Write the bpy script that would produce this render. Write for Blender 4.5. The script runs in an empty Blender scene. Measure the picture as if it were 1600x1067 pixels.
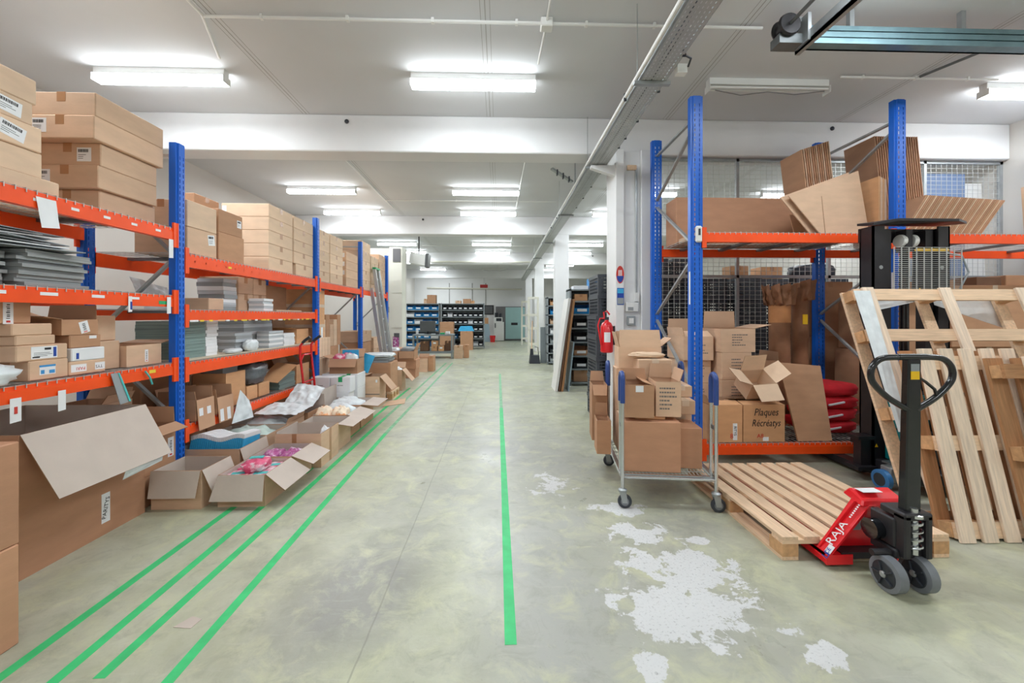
import bpy, bmesh, math, random
from mathutils import Vector, Matrix, Euler, noise
R = math.radians
random.seed(7)
C = bpy.context.scene.collection
SC = bpy.context.scene

# ------------------------------------------------------------------ camera, world, exposure
FPX, HC, HORIZON = 630.0, 1.5, 494.0
YAW = math.atan(19 / 630.0)
cd = bpy.data.cameras.new('camera')
cam = bpy.data.objects.new('camera', cd); C.objects.link(cam)
cd.sensor_width = 36.0
cd.lens = 36.0 * FPX / 1600.0
cd.shift_y = -(533.5 - HORIZON) / 1600.0
cd.clip_start = 0.05; cd.clip_end = 200
cam.location = (0, 0, HC)
cam.rotation_euler = (R(90), 0, -YAW)
SC.camera = cam
SC.view_settings.view_transform = 'Standard'
SC.view_settings.look = 'None'
SC.view_settings.gamma = 1.0
SC.view_settings.use_curve_mapping = False
SC.view_settings.exposure = 0.50
SC.cycles.max_bounces = 8; SC.cycles.diffuse_bounces = 5; SC.cycles.transparent_max_bounces = 8
w = bpy.data.worlds.new('world'); SC.world = w; w.use_nodes = True
w.node_tree.nodes['Background'].inputs[0].default_value = (0.9, 0.95, 1, 1)
w.node_tree.nodes['Background'].inputs[1].default_value = 0.5
LAMP_W = 22.0          # watts per fluorescent fixture
TUBE_E = 12.0           # emission of the diffuser surface

# photo pixel -> direction; distance always from a plane that the thing touches
_c, _s = math.cos(YAW), math.sin(YAW)
def ray(px, py):
    dx = (px - 800) / FPX; dz = -(py - HORIZON) / FPX
    return (_c * dx + _s, -_s * dx + _c, dz)
def F(px, py, h=0.0):
    r = ray(px, py); t = (h - HC) / r[2]; return Vector((r[0] * t, r[1] * t, h))
def AY(px, py, Y):
    r = ray(px, py); t = Y / r[1]; return Vector((r[0] * t, Y, HC + r[2] * t))
def AX(px, py, X):
    r = ray(px, py); t = X / r[0]; return Vector((X, r[1] * t, HC + r[2] * t))

# ------------------------------------------------------------------ materials
M = {}
def _new(name):
    m = bpy.data.materials.new(name); m.use_nodes = True
    nt = m.node_tree; b = nt.nodes['Principled BSDF']
    M[name] = m
    return m, nt, b
def srgb(r, g, b):
    f = lambda c: (c / 255 / 12.92) if c <= 10 else ((c / 255 + 0.055) / 1.055) ** 2.4
    return (f(r), f(g), f(b), 1)
def N(nt, t, **kw):
    n = nt.nodes.new(t)
    for k, v in kw.items(): setattr(n, k, v)
    return n
def mat(name, rgb, rough=0.5, metal=0.0, var=0.0, scale=4.0, bump=0.0, bscale=60.0, stretch=None, objvar=0.0, spec=0.5, coat=0.0):
    """plain colour with procedural wear (noise), fine relief and a per-object tint"""
    m, nt, b = _new(name)
    col = srgb(*rgb)
    b.inputs['Roughness'].default_value = rough
    b.inputs['Metallic'].default_value = metal
    b.inputs['Specular IOR Level'].default_value = spec
    b.inputs['Coat Weight'].default_value = coat
    tc = N(nt, 'ShaderNodeTexCoord')
    src = tc.outputs['Object']
    if stretch:
        mp = N(nt, 'ShaderNodeMapping'); mp.inputs['Scale'].default_value = stretch
        nt.links.new(src, mp.inputs[0]); src = mp.outputs[0]
    ns = N(nt, 'ShaderNodeTexNoise'); ns.inputs['Scale'].default_value = scale; ns.inputs['Detail'].default_value = 5
    nt.links.new(src, ns.inputs['Vector'])
    mr = N(nt, 'ShaderNodeMapRange')
    mr.inputs[1].default_value = 0.3; mr.inputs[2].default_value = 0.7
    mr.inputs[3].default_value = 1 - var; mr.inputs[4].default_value = 1 + var
    nt.links.new(ns.outputs['Fac'], mr.inputs[0])
    val = mr.outputs[0]
    if objvar:
        oi = N(nt, 'ShaderNodeObjectInfo')
        mr2 = N(nt, 'ShaderNodeMapRange'); mr2.inputs[3].default_value = 1 - objvar; mr2.inputs[4].default_value = 1 + objvar
        nt.links.new(oi.outputs['Random'], mr2.inputs[0])
        mu = N(nt, 'ShaderNodeMath', operation='MULTIPLY')
        nt.links.new(val, mu.inputs[0]); nt.links.new(mr2.outputs[0], mu.inputs[1]); val = mu.outputs[0]
    vm = N(nt, 'ShaderNodeVectorMath', operation='SCALE')
    vm.inputs[0].default_value = col[:3]
    nt.links.new(val, vm.inputs['Scale'])
    nt.links.new(vm.outputs[0], b.inputs['Base Color'])
    if bump:
        n2 = N(nt, 'ShaderNodeTexNoise'); n2.inputs['Scale'].default_value = bscale; n2.inputs['Detail'].default_value = 3
        nt.links.new(src, n2.inputs['Vector'])
        bp = N(nt, 'ShaderNodeBump'); bp.inputs['Strength'].default_value = bump; bp.inputs['Distance'].default_value = 0.004
        nt.links.new(n2.outputs['Fac'], bp.inputs['Height']); nt.links.new(bp.outputs[0], b.inputs['Normal'])
    return m
def emit(name, rgb, strength):
    m, nt, b = _new(name)
    b.inputs['Base Color'].default_value = (0.9, 0.9, 0.9, 1)
    b.inputs['Emission Color'].default_value = srgb(*rgb); b.inputs['Emission Strength'].default_value = strength
    return m
def film(name, rgb, alpha, rough=0.25):
    m = mat(name, rgb, rough, 0, 0.08, 12, 0.5, 30)
    nt = m.node_tree; b = nt.nodes['Principled BSDF']
    b.inputs['Alpha'].default_value = alpha
    return m

# cardboard tones: object tint, fibres, light scuffs
for nm, rgb in (('card_tan', (212, 178, 150)), ('card_brown', (188, 144, 112)), ('card_red', (190, 142, 112)), ('card_pale', (226, 196, 168)),
                ('card_orange', (210, 160, 118))):
    mat(nm, rgb, 0.72, 0, 0.07, 5, 0.12, 40, (1, 1, 3), 0.09, 0.3)
mat('card_in', (198, 184, 174), 0.75, 0, 0.05, 5, 0.1, 40, None, 0.04, 0.3)
mat('card_inner_tan', (206, 170, 142), 0.75, 0, 0.05, 5, 0.1, 40, None, 0.05, 0.3)
mat('card_inner_brown', (196, 154, 124), 0.75, 0, 0.06, 5, 0.1, 40, None, 0.05, 0.3)
mat('card_edge', (160, 122, 92), 0.85, 0, 0.15, 60)
mat('card_white', (232, 234, 238), 0.6, 0, 0.03, 5, 0.05, 40)
mat('card_dark', (112, 80, 60), 0.8, 0, 0.1, 5)
mat('tape_brown', (176, 128, 90), 0.3, 0, 0.05, 10)
mat('tape_clear', (222, 200, 178), 0.2, 0, 0.05, 10)
mat('tape_green', (40, 170, 110), 0.35)
mat('paper', (236, 237, 240), 0.6, 0, 0.03, 10)
mat('paper_blue', (60, 150, 215), 0.55)
mat('paper_yellow', (240, 205, 60), 0.55)
mat('paper_grey', (150, 156, 160), 0.5, 0, 0.06, 6)
mat('ink', (38, 36, 40), 0.6)
mat('ink_blue', (30, 70, 165), 0.6)
mat('ink_red', (205, 60, 50), 0.6)
mat('ink_grey', (120, 112, 108), 0.6)
mat('rack_blue', (8, 98, 206), 0.38, 0, 0.06, 6, 0.05, 60, None, 0.03)
mat('rack_orange', (252, 84, 18), 0.4, 0, 0.06, 5, 0.05, 60)
mat('galv', (168, 172, 174), 0.42, 0.55, 0.1, 9, 0.05, 80)
mat('galv_teal', (120, 150, 158), 0.35, 0.5, 0.1, 9)
mat('galv_dark', (118, 122, 124), 0.45, 0.5, 0.1, 9)
mat('wire', (205, 206, 204), 0.4, 0.5, 0.05, 9)
mat('chrome', (205, 208, 210), 0.22, 0.9)
mat('shelf_grey', (140, 148, 152), 0.45, 0.2, 0.05, 6)
mat('steel_black', (42, 40, 44), 0.38, 0.1, 0.12, 8, 0.05, 60)
mat('gloss_black', (20, 22, 26), 0.16, 0.0, 0.05, 6, coat=0.4)
mat('plastic_black', (46, 50, 58), 0.45, 0, 0.08, 6, objvar=0.12)
mat('rubber_grey', (118, 122, 128), 0.55, 0, 0.08, 20)
mat('rubber_dark', (54, 58, 66), 0.55, 0, 0.08, 20)
mat('jack_red', (232, 24, 36), 0.3, 0, 0.04, 6, coat=0.3)
mat('gloss_red', (214, 28, 36), 0.25, 0, 0.04, 6, coat=0.3)
mat('cloth_red', (206, 16, 34), 0.8, 0, 0.12, 12, 0.3, 60)
mat('handle_blue', (44, 72, 138), 0.35)
mat('machine_green', (0, 108, 112), 0.35, 0, 0.05, 6)
mat('wheel_blue', (62, 128, 190), 0.45)
mat('white_paint', (230, 230, 231), 0.55, 0, 0.03, 2, 0.04, 30)
mat('white_plastic', (232, 232, 230), 0.4)
mat('cream_steel', (226, 224, 212), 0.45, 0, 0.03, 3)
mat('wood', (230, 198, 166), 0.65, 0, 0.14, 7, 0.2, 30, (9, 0.7, 9), 0.08, 0.3)
mat('wood_up', (236, 214, 192), 0.65, 0, 0.16, 7, 0.2, 30, (9, 9, 0.7), 0.08, 0.3)
mat('wood_old', (176, 130, 92), 0.7, 0, 0.2, 7, 0.2, 30, (9, 9, 0.7), 0.1, 0.3)
mat('wood_x', (230, 198, 166), 0.65, 0, 0.14, 7, 0.2, 30, (0.7, 9, 9), 0.08, 0.3)
mat('wood_x_old', (176, 130, 92), 0.7, 0, 0.2, 7, 0.2, 30, (0.7, 9, 9), 0.1, 0.3)
mat('crate_black', (62, 66, 74), 0.45, 0, 0.08, 6, objvar=0.15)
mat('sign_red', (186, 52, 52), 0.5)
mat('wood_end', (206, 160, 116), 0.75, 0, 0.15, 30, objvar=0.08)
mat('kraft', (150, 104, 74), 0.6, 0, 0.15, 8, 0.3, 20)
mat('kraft_light', (196, 134, 84), 0.5, 0, 0.1, 8)
def mat2(name, c1, c2, scale, lo, hi, rough=0.3):
    """printed wrapper: two colours in patches"""
    m = mat(name, c1, rough, 0, 0.1, 12, 0.4, 26); nt = m.node_tree; b = nt.nodes['Principled BSDF']; src = b.inputs['Base Color'].links[0].from_socket
    tc = N(nt, 'ShaderNodeTexCoord'); n = N(nt, 'ShaderNodeTexNoise'); n.inputs['Scale'].default_value = scale; n.inputs['Detail'].default_value = 4; nt.links.new(tc.outputs['Object'], n.inputs['Vector'])
    r = N(nt, 'ShaderNodeMapRange'); r.inputs[1].default_value = lo; r.inputs[2].default_value = hi; nt.links.new(n.outputs['Fac'], r.inputs[0])
    x = N(nt, 'ShaderNodeMix', data_type='RGBA'); nt.links.new(r.outputs[0], x.inputs[0]); nt.links.new(src, x.inputs[6]); x.inputs[7].default_value = srgb(*c2); nt.links.new(x.outputs[2], b.inputs['Base Color'])
mat2('pink', (222, 92, 130), (244, 216, 224), 16, 0.5, 0.6); mat2('purple', (172, 84, 142), (226, 206, 222), 18, 0.5, 0.62)
mat('aqua', (80, 190, 190), 0.5)
mat2('peach', (246, 226, 200), (246, 170, 110), 12, 0.52, 0.6)
mat('sky_blue', (58, 170, 222), 0.5, 0, 0.1, 10)
mat('bin_blue', (24, 132, 200), 0.42, 0, 0.05, 6)
mat('teal_glass', (166, 204, 204), 0.15, 0, 0.03, 3)
mat('grey_plastic', (110, 108, 110), 0.45)
mat('screen', (92, 94, 96), 0.3)
mat('bag_clear', (226, 232, 236), 0.28, 0, 0.1, 12, 0.5, 26)
mat('bag_dark', (96, 100, 104), 0.22, 0, 0.25, 9, 0.5, 20)
mat('bag_green', (196, 214, 208), 0.25, 0, 0.1, 9, 0.5, 20)
film('film_clear', (235, 238, 240), 0.55)
mat('paper_stack', (188, 194, 200), 0.5, 0, 0.25, 3, 0.2, 10, (0.6, 0.6, 40))
mat('grey_stack', (150, 153, 154), 0.5, 0, 0.25, 3, 0.2, 10, (0.6, 0.6, 60))
mat('green_stack', (128, 150, 146), 0.4, 0, 0.25, 3, 0.2, 10, (0.6, 0.6, 40))
mat('board_tan', (214, 200, 178), 0.7, 0, 0.05, 6)
mat('panel_blue', (150, 172, 184), 0.4)
mat('floor_green', (56, 192, 116), 0.5, 0, 0.14, 9)
mat('floor_green_worn', (118, 176, 134), 0.5, 0, 0.25, 12)
mat('safety_yellow', (246, 196, 20), 0.45)
mat('alu', (196, 200, 202), 0.35, 0.6, 0.05, 9)
mat('board_blue', (112, 132, 166), 0.5, 0, 0.1, 3)
emit('tube_light', (244, 251, 255), TUBE_E)
emit('tube_light_cool', (236, 246, 255), TUBE_E)

def ceiling_mat():
    m = mat('ceiling_paint', (214, 215, 217), 0.85, 0, 0.05, 0.7, 0.05, 40)
    return m
ceiling_mat()
mat('wall_paint', (212, 208, 202), 0.8, 0, 0.04, 0.9, 0.06, 40)
mat('wall_white', (236, 236, 236), 0.8, 0, 0.03, 0.9)
mat('joint_grey', (168, 167, 164), 0.8)

def floor_mat():
    """worn painted concrete: greenish coat, grey traffic stains, flaked patches down to pale cement, saw-cut joints"""
    m, nt, b = _new('floor_concrete')
    L = nt.links.new
    tc = N(nt, 'ShaderNodeTexCoord'); P = tc.outputs['Object']
    def nz(scale, detail=6, rough=0.6, dist=0.0, off=(0, 0, 0)):
        mp = N(nt, 'ShaderNodeMapping'); mp.inputs['Location'].default_value = off
        L(P, mp.inputs[0])
        n = N(nt, 'ShaderNodeTexNoise'); n.inputs['Scale'].default_value = scale; n.inputs['Detail'].default_value = detail
        n.inputs['Roughness'].default_value = rough; n.inputs['Distortion'].default_value = dist
        L(mp.outputs[0], n.inputs['Vector']); return n.outputs['Fac']
    def mrange(x, a, c, lo=0.0, hi=1.0):
        r = N(nt, 'ShaderNodeMapRange'); r.inputs[1].default_value = a; r.inputs[2].default_value = c
        r.inputs[3].default_value = lo; r.inputs[4].default_value = hi; L(x, r.inputs[0]); return r.outputs[0]
    def math2(op, x, y):
        n = N(nt, 'ShaderNodeMath', operation=op)
        for i, q in enumerate((x, y)):
            if isinstance(q, (int, float)): n.inputs[i].default_value = q
            else: L(q, n.inputs[i])
        return n.outputs[0]
    def mix(fac, a, c):
        n = N(nt, 'ShaderNodeMix', data_type='RGBA')
        if isinstance(fac, float): n.inputs[0].default_value = fac
        else: L(fac, n.inputs[0])
        for i, q in ((6, a), (7, c)):
            if isinstance(q, tuple): n.inputs[i].default_value = q
            else: L(q, n.inputs[i])
        return n.outputs[2]
    def blob(cx, cy, rx, ry, ang=0.0):
        mp = N(nt, 'ShaderNodeMapping', vector_type='TEXTURE')
        mp.inputs['Location'].default_value = (cx, cy, 0); mp.inputs['Rotation'].default_value = (0, 0, R(ang)); mp.inputs['Scale'].default_value = (rx, ry, 1)
        L(P, mp.inputs[0])
        ln = N(nt, 'ShaderNodeVectorMath', operation='LENGTH'); L(mp.outputs[0], ln.inputs[0])
        return ln.outputs['Value']
    base = mix(mrange(nz(1.1), 0.35, 0.65), srgb(176, 178, 150), srgb(164, 164, 148))
    base = mix(mrange(nz(3.0, 8, 0.65, 0.4), 0.38, 0.66), base, srgb(188, 189, 170))
    base = mix(mrange(nz(0.55, 5, 0.6, 0.3, (3, 1, 0)), 0.48, 0.66, 0, 0.75), base, srgb(162, 162, 158))
    # grey traffic stains
    warp = nz(2.2, 6, 0.65)
    def stain(bl, edge, amt, col, base):
        d = math2('ADD', bl, math2('MULTIPLY', math2('SUBTRACT', warp, 0.5), 1.6))
        return mix(mrange(d, edge, 0.35, 0, amt), base, col)
    base = stain(blob(-0.75, 2.25, 0.42, 0.75, -18), 1.0, 0.7, srgb(136, 134, 134), base)
    base = stain(blob(0.35, 4.2, 0.8, 2.2), 1.05, 0.55, srgb(160, 160, 158), base)
    base = stain(blob(0.3, 2.3, 0.55, 1.2), 1.05, 0.6, srgb(170, 170, 168), base)
    base = mix(mrange(nz(7.0, 9, 0.72, 0.8, (1, 7, 0)), 0.5, 0.72, 0, 0.55), base, srgb(140, 140, 126))
    base = mix(mrange(nz(4.2, 9, 0.7, 0.6, (9, 3, 0)), 0.5, 0.68, 0, 0.65), base, srgb(200, 201, 166))
    scr = N(nt, 'ShaderNodeMapping'); scr.inputs['Scale'].default_value = (1.2, 9, 1); scr.inputs['Rotation'].default_value = (0, 0, R(24)); L(P, scr.inputs[0])
    sn = N(nt, 'ShaderNodeTexNoise'); sn.inputs['Scale'].default_value = 3; sn.inputs['Detail'].default_value = 8; sn.inputs['Roughness'].default_value = .7; L(scr.outputs[0], sn.inputs['Vector'])
    base = mix(mrange(sn.outputs['Fac'], 0.58, 0.74, 0, 0.4), base, srgb(198, 198, 184))
    # dark speckle
    sp = mrange(nz(38, 3, 0.7), 0.64, 0.72, 0, 0.35)
    base = mix(sp, base, srgb(140, 138, 128))
    # flaked patches
    fl = nz(6.5, 10, 0.68, 0.25, (5, 2, 0))
    mask = None
    for (cx, cy, rx, ry, an, k) in ((0.93, 2.02, 0.30, 0.19, 0, 1.0), (1.15, 2.33, 0.26, 0.24, 20, 0.85), (0.85, 2.45, 0.22, 0.2, 0, 0.55), (0.66, 1.70, 0.07, 0.09, 0, 0.85), (0.95, 2.75, 0.3, 0.2, 0, 0.5),
                                    (1.40, 1.88, 0.07, 0.05, 0, 0.8), (1.44, 1.74, 0.09, 0.07, 0, 0.9), (1.33, 2.66, 0.07, 0.05, 0, 0.8), (0.6, 2.1, 0.1, 0.2, 0, 0.4), (0.95, 3.12, 0.25, 0.12, 0, 0.75), (0.45, 3.6, 0.3, 0.5, 0, 0.3)):
        d = math2('ADD', blob(cx, cy, rx, ry, an), math2('MULTIPLY', math2('SUBTRACT', fl, 0.5), 4.2))
        q = mrange(d, k + 0.04, k - 0.04)
        mask = q if mask is None else math2('MAXIMUM', mask, q)
    pale = mix(mrange(nz(60, 4, 0.8), 0.56, 0.72), srgb(206, 206, 206), srgb(140, 140, 140))
    base = mix(mask, base, pale)
    # saw-cut joints
    sep = N(nt, 'ShaderNodeSeparateXYZ'); L(P, sep.inputs[0])
    jm = None
    for ax, pos, hw in (('X', -0.62, 0.006), ('Y', 4.97, 0.008), ('Y', 10.8, 0.012), ('Y', 16.5, 0.015), ('X', 3.9, 0.006)):
        dd = math2('ABSOLUTE', math2('SUBTRACT', math2('ADD', (math2('ADD', sep.outputs['Y'], math2('MULTIPLY', sep.outputs['X'], 0.066)) if ax == 'Y' else sep.outputs[ax]), math2('MULTIPLY', math2('SUBTRACT', warp, 0.5), 0.02)), pos), 0.0)
        q = mrange(dd, hw, hw * 0.4, 0, 0.5)
        jm = q if jm is None else math2('MAXIMUM', jm, q)
    base = mix(jm, base, srgb(128, 126, 116))
    L(base, b.inputs['Base Color'])
    rg = mrange(nz(2.0, 5), 0.3, 0.7, 0.27, 0.45)
    rg = math2('ADD', rg, math2('MULTIPLY', mask, 0.3))
    L(rg, b.inputs['Roughness'])
    bp = N(nt, 'ShaderNodeBump'); bp.inputs['Strength'].default_value = 0.25; bp.inputs['Distance'].default_value = 0.004
    L(math2('SUBTRACT', nz(25, 4), mask), bp.inputs['Height']); L(bp.outputs[0], b.inputs['Normal'])
    return m
floor_mat()

def tray_mat():
    """perforated galvanised tray: slot rows by object coordinates (slots a few pixels each)"""
    m = mat('tray_steel', (186, 188, 186), 0.42, 0.4, 0.06, 9)
    nt = m.node_tree; b = nt.nodes['Principled BSDF']; L = nt.links.new
    tc = N(nt, 'ShaderNodeTexCoord'); sep = N(nt, 'ShaderNodeSeparateXYZ'); L(tc.outputs['Object'], sep.inputs[0])
    def op(o, x, y=0.0):
        n = N(nt, 'ShaderNodeMath', operation=o)
        for i, q in enumerate((x, y)):
            if isinstance(q, (int, float)): n.inputs[i].default_value = q
            else: L(q, n.inputs[i])
        return n.outputs[0]
    fx = op('FRACT', op('MULTIPLY', sep.outputs['X'], 1 / 0.032))
    fy = op('FRACT', op('MULTIPLY', sep.outputs['Y'], 1 / 0.042))
    slot = op('MULTIPLY', op('LESS_THAN', op('ABSOLUTE', op('SUBTRACT', fx, 0.5)), 0.14), op('LESS_THAN', op('ABSOLUTE', op('SUBTRACT', fy, 0.5)), 0.3))
    L(op('SUBTRACT', 1.0, slot), b.inputs['Alpha'])      # punched through
tray_mat()

# ------------------------------------------------------------------ mesh helpers
class MB:
    def __init__(s): s.v = []; s.f = []; s.m = []
    def hexa(s, p, mi=0):
        """8 points: bottom loop 0-3, top loop 4-7; mi an index or six (bottom, top, then the four sides)"""
        b = len(s.v); s.v += [tuple(q) for q in p]
        fs = ((3, 2, 1, 0), (4, 5, 6, 7), (0, 1, 5, 4), (1, 2, 6, 5), (2, 3, 7, 6), (3, 0, 4, 7))
        for k, q in enumerate(fs):
            s.f.append(tuple(b + i for i in q)); s.m.append(mi if isinstance(mi, int) else mi[k])
        return s
    def box(s, x0, x1, y0, y1, z0, z1, mi=0):
        if x0 > x1: x0, x1 = x1, x0
        if y0 > y1: y0, y1 = y1, y0
        if z0 > z1: z0, z1 = z1, z0
        return s.hexa(((x0, y0, z0), (x1, y0, z0), (x1, y1, z0), (x0, y1, z0), (x0, y0, z1), (x1, y0, z1), (x1, y1, z1), (x0, y1, z1)), mi)
    def obox(s, o, a, b, c, mi=0):
        o, a, b, c = Vector(o), Vector(a), Vector(b), Vector(c)
        if a.cross(b).dot(c) < 0: a, b = b, a
        return s.hexa((o, o + a, o + a + b, o + b, o + c, o + a + c, o + a + b + c, o + b + c), mi)
    def bar(s, p, q, w, h, up=(0, 0, 1), mi=0):
        p, q = Vector(p), Vector(q); d = (q - p).normalized(); u = Vector(up)
        if abs(d.dot(u)) > 0.98: u = Vector((1, 0, 0))
        x = d.cross(u).normalized(); y = x.cross(d).normalized()
        return s.obox(p - x * w / 2 - y * h / 2, x * w, y * h, q - p, mi)
    def tube(s, pts, r, n=8, mi=0, closed=False):
        pts = [Vector(p) for p in pts]; k = len(pts); b = len(s.v)
        up = None
        for i, p in enumerate(pts):
            if closed: t = pts[(i + 1) % k] - pts[i - 1]
            else: t = pts[min(i + 1, k - 1)] - pts[max(i - 1, 0)]
            t.normalize()
            if up is None:
                a = Vector((0, 0, 1)) if abs(t.z) < 0.9 else Vector((1, 0, 0))
                up = (a - t * a.dot(t)).normalized()
            else:
                up = (up - t * up.dot(t)).normalized()
            sd = t.cross(up)
            rr = r[i] if isinstance(r, (list, tuple)) else r
            for j in range(n):
                an = 2 * math.pi * j / n
                s.v.append(tuple(p + (up * math.cos(an) + sd * math.sin(an)) * rr))
        rings = k if closed else k - 1
        for i in range(rings):
            i2 = (i + 1) % k
            for j in range(n):
                j2 = (j + 1) % n
                s.f.append((b + i * n + j, b + i * n + j2, b + i2 * n + j2, b + i2 * n + j)); s.m.append(mi)
        if not closed:
            s.f.append(tuple(b + j for j in reversed(range(n)))); s.m.append(mi)
            s.f.append(tuple(b + (k - 1) * n + j for j in range(n))); s.m.append(mi)
        return s
    def cyl(s, p, q, r, n=16, mi=0): return s.tube([p, q], r, n, mi)
    def lathe(s, p, ax, prof, n=20, mi=0):
        """profile of (distance along the axis, radius); a list index per ring may be given as a third entry"""
        p, ax = Vector(p), Vector(ax).normalized()
        a = Vector((0, 0, 1)) if abs(ax.z) < 0.9 else Vector((1, 0, 0))
        u = (a - ax * a.dot(ax)).normalized(); w = ax.cross(u); b = len(s.v); k = len(prof)
        for q in prof:
            for j in range(n):
                an = 2 * math.pi * j / n
                s.v.append(tuple(p + ax * q[0] + (u * math.cos(an) + w * math.sin(an)) * q[1]))
        for i in range(k - 1):
            for j in range(n):
                j2 = (j + 1) % n
                s.f.append((b + i * n + j, b + i * n + j2, b + (i + 1) * n + j2, b + (i + 1) * n + j)); s.m.append(prof[i][2] if len(prof[i]) > 2 else mi)
        s.f.append(tuple(b + j for j in reversed(range(n)))); s.m.append(mi)
        s.f.append(tuple(b + (k - 1) * n + j for j in range(n))); s.m.append(mi)
        return s
    def prism(s, poly, vec, mi=0):
        """polygon of 3D points swept along vec"""
        b = len(s.v); n = len(poly); vec = Vector(vec)
        s.v += [tuple(Vector(p)) for p in poly] + [tuple(Vector(p) + vec) for p in poly]
        s.f.append(tuple(b + i for i in reversed(range(n)))); s.m.append(mi)
        s.f.append(tuple(b + n + i for i in range(n))); s.m.append(mi)
        for i in range(n):
            j = (i + 1) % n
            s.f.append((b + i, b + j, b + n + j, b + n + i)); s.m.append(mi)
        return s
    def mesh(s, name, mats, smooth=False, bevel=0.0):
        me = bpy.data.meshes.new(name)
        me.from_pydata(s.v, [], s.f)
        if isinstance(mats, str): mats = [mats]
        for q in mats: me.materials.append(M[q])
        me.polygons.foreach_set('material_index', s.m)
        bm = bmesh.new(); bm.from_mesh(me)
        bmesh.ops.recalc_face_normals(bm, faces=bm.faces)
        if bevel: bmesh.ops.bevel(bm, geom=bm.edges[:], offset=bevel, segments=1, affect='EDGES', clamp_overlap=True)
        bm.to_mesh(me); bm.free()
        if smooth:
            me.polygons.foreach_set('use_smooth', [True] * len(me.polygons))
            me.set_sharp_from_angle(angle=R(35))
        me.update()
        return me
    def build(s, name, mats, parent=None, loc=None, rot=None, smooth=False, bevel=0.0):
        return link(name, s.mesh(name, mats, smooth, bevel), parent, loc, rot)
def link(name, data, parent=None, loc=None, rot=None):
    o = bpy.data.objects.new(name, data); C.objects.link(o)
    if parent: o.parent = parent
    if loc is not None: o.location = loc
    if rot is not None: o.rotation_euler = rot
    return o
def tag(o, label, cat, group=None):
    o['label'] = label; o['category'] = cat
    if group: o['group'] = group
    return o
def thing(name, label, cat, loc=(0, 0, 0), rz=0.0, group=None, rot=None):
    o = link(name, None, None, loc, rot if rot else (0, 0, rz))
    o.empty_display_size = 0.05
    return tag(o, label, cat, group)
def struct(o): o['kind'] = 'structure'; return o
def copy_tree(o, parent=None):
    c = o.copy(); C.objects.link(c)
    if parent: c.parent = parent
    for ch in o.children: copy_tree(ch, c)
    return c
def text(name, s, size, m, parent, loc, rot, shear=0.0, extrude=0.0006, align='CENTER', squeeze=1.0):
    cu = bpy.data.curves.new(name, 'FONT'); cu.body = s; cu.size = size; cu.shear = shear; cu.extrude = extrude
    cu.align_x = align; cu.align_y = 'CENTER'; cu.resolution_u = 2
    o = bpy.data.objects.new(name, cu); C.objects.link(o)
    dg = bpy.context.evaluated_depsgraph_get()
    me = bpy.data.meshes.new_from_object(o.evaluated_get(dg))
    bpy.data.objects.remove(o); bpy.data.curves.remove(cu)
    me.materials.clear(); me.materials.append(M[m])
    o = link(name, me, parent, loc, rot); o.scale = (squeeze, 1, 1)
    return o
FACE_ROT = {'-Y': (R(90), 0, 0), '+X': (R(90), 0, R(90)), 'top': (0, 0, 0), '-X': (R(90), 0, R(-90)), '+Y': (R(90), 0, R(180))}

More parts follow.
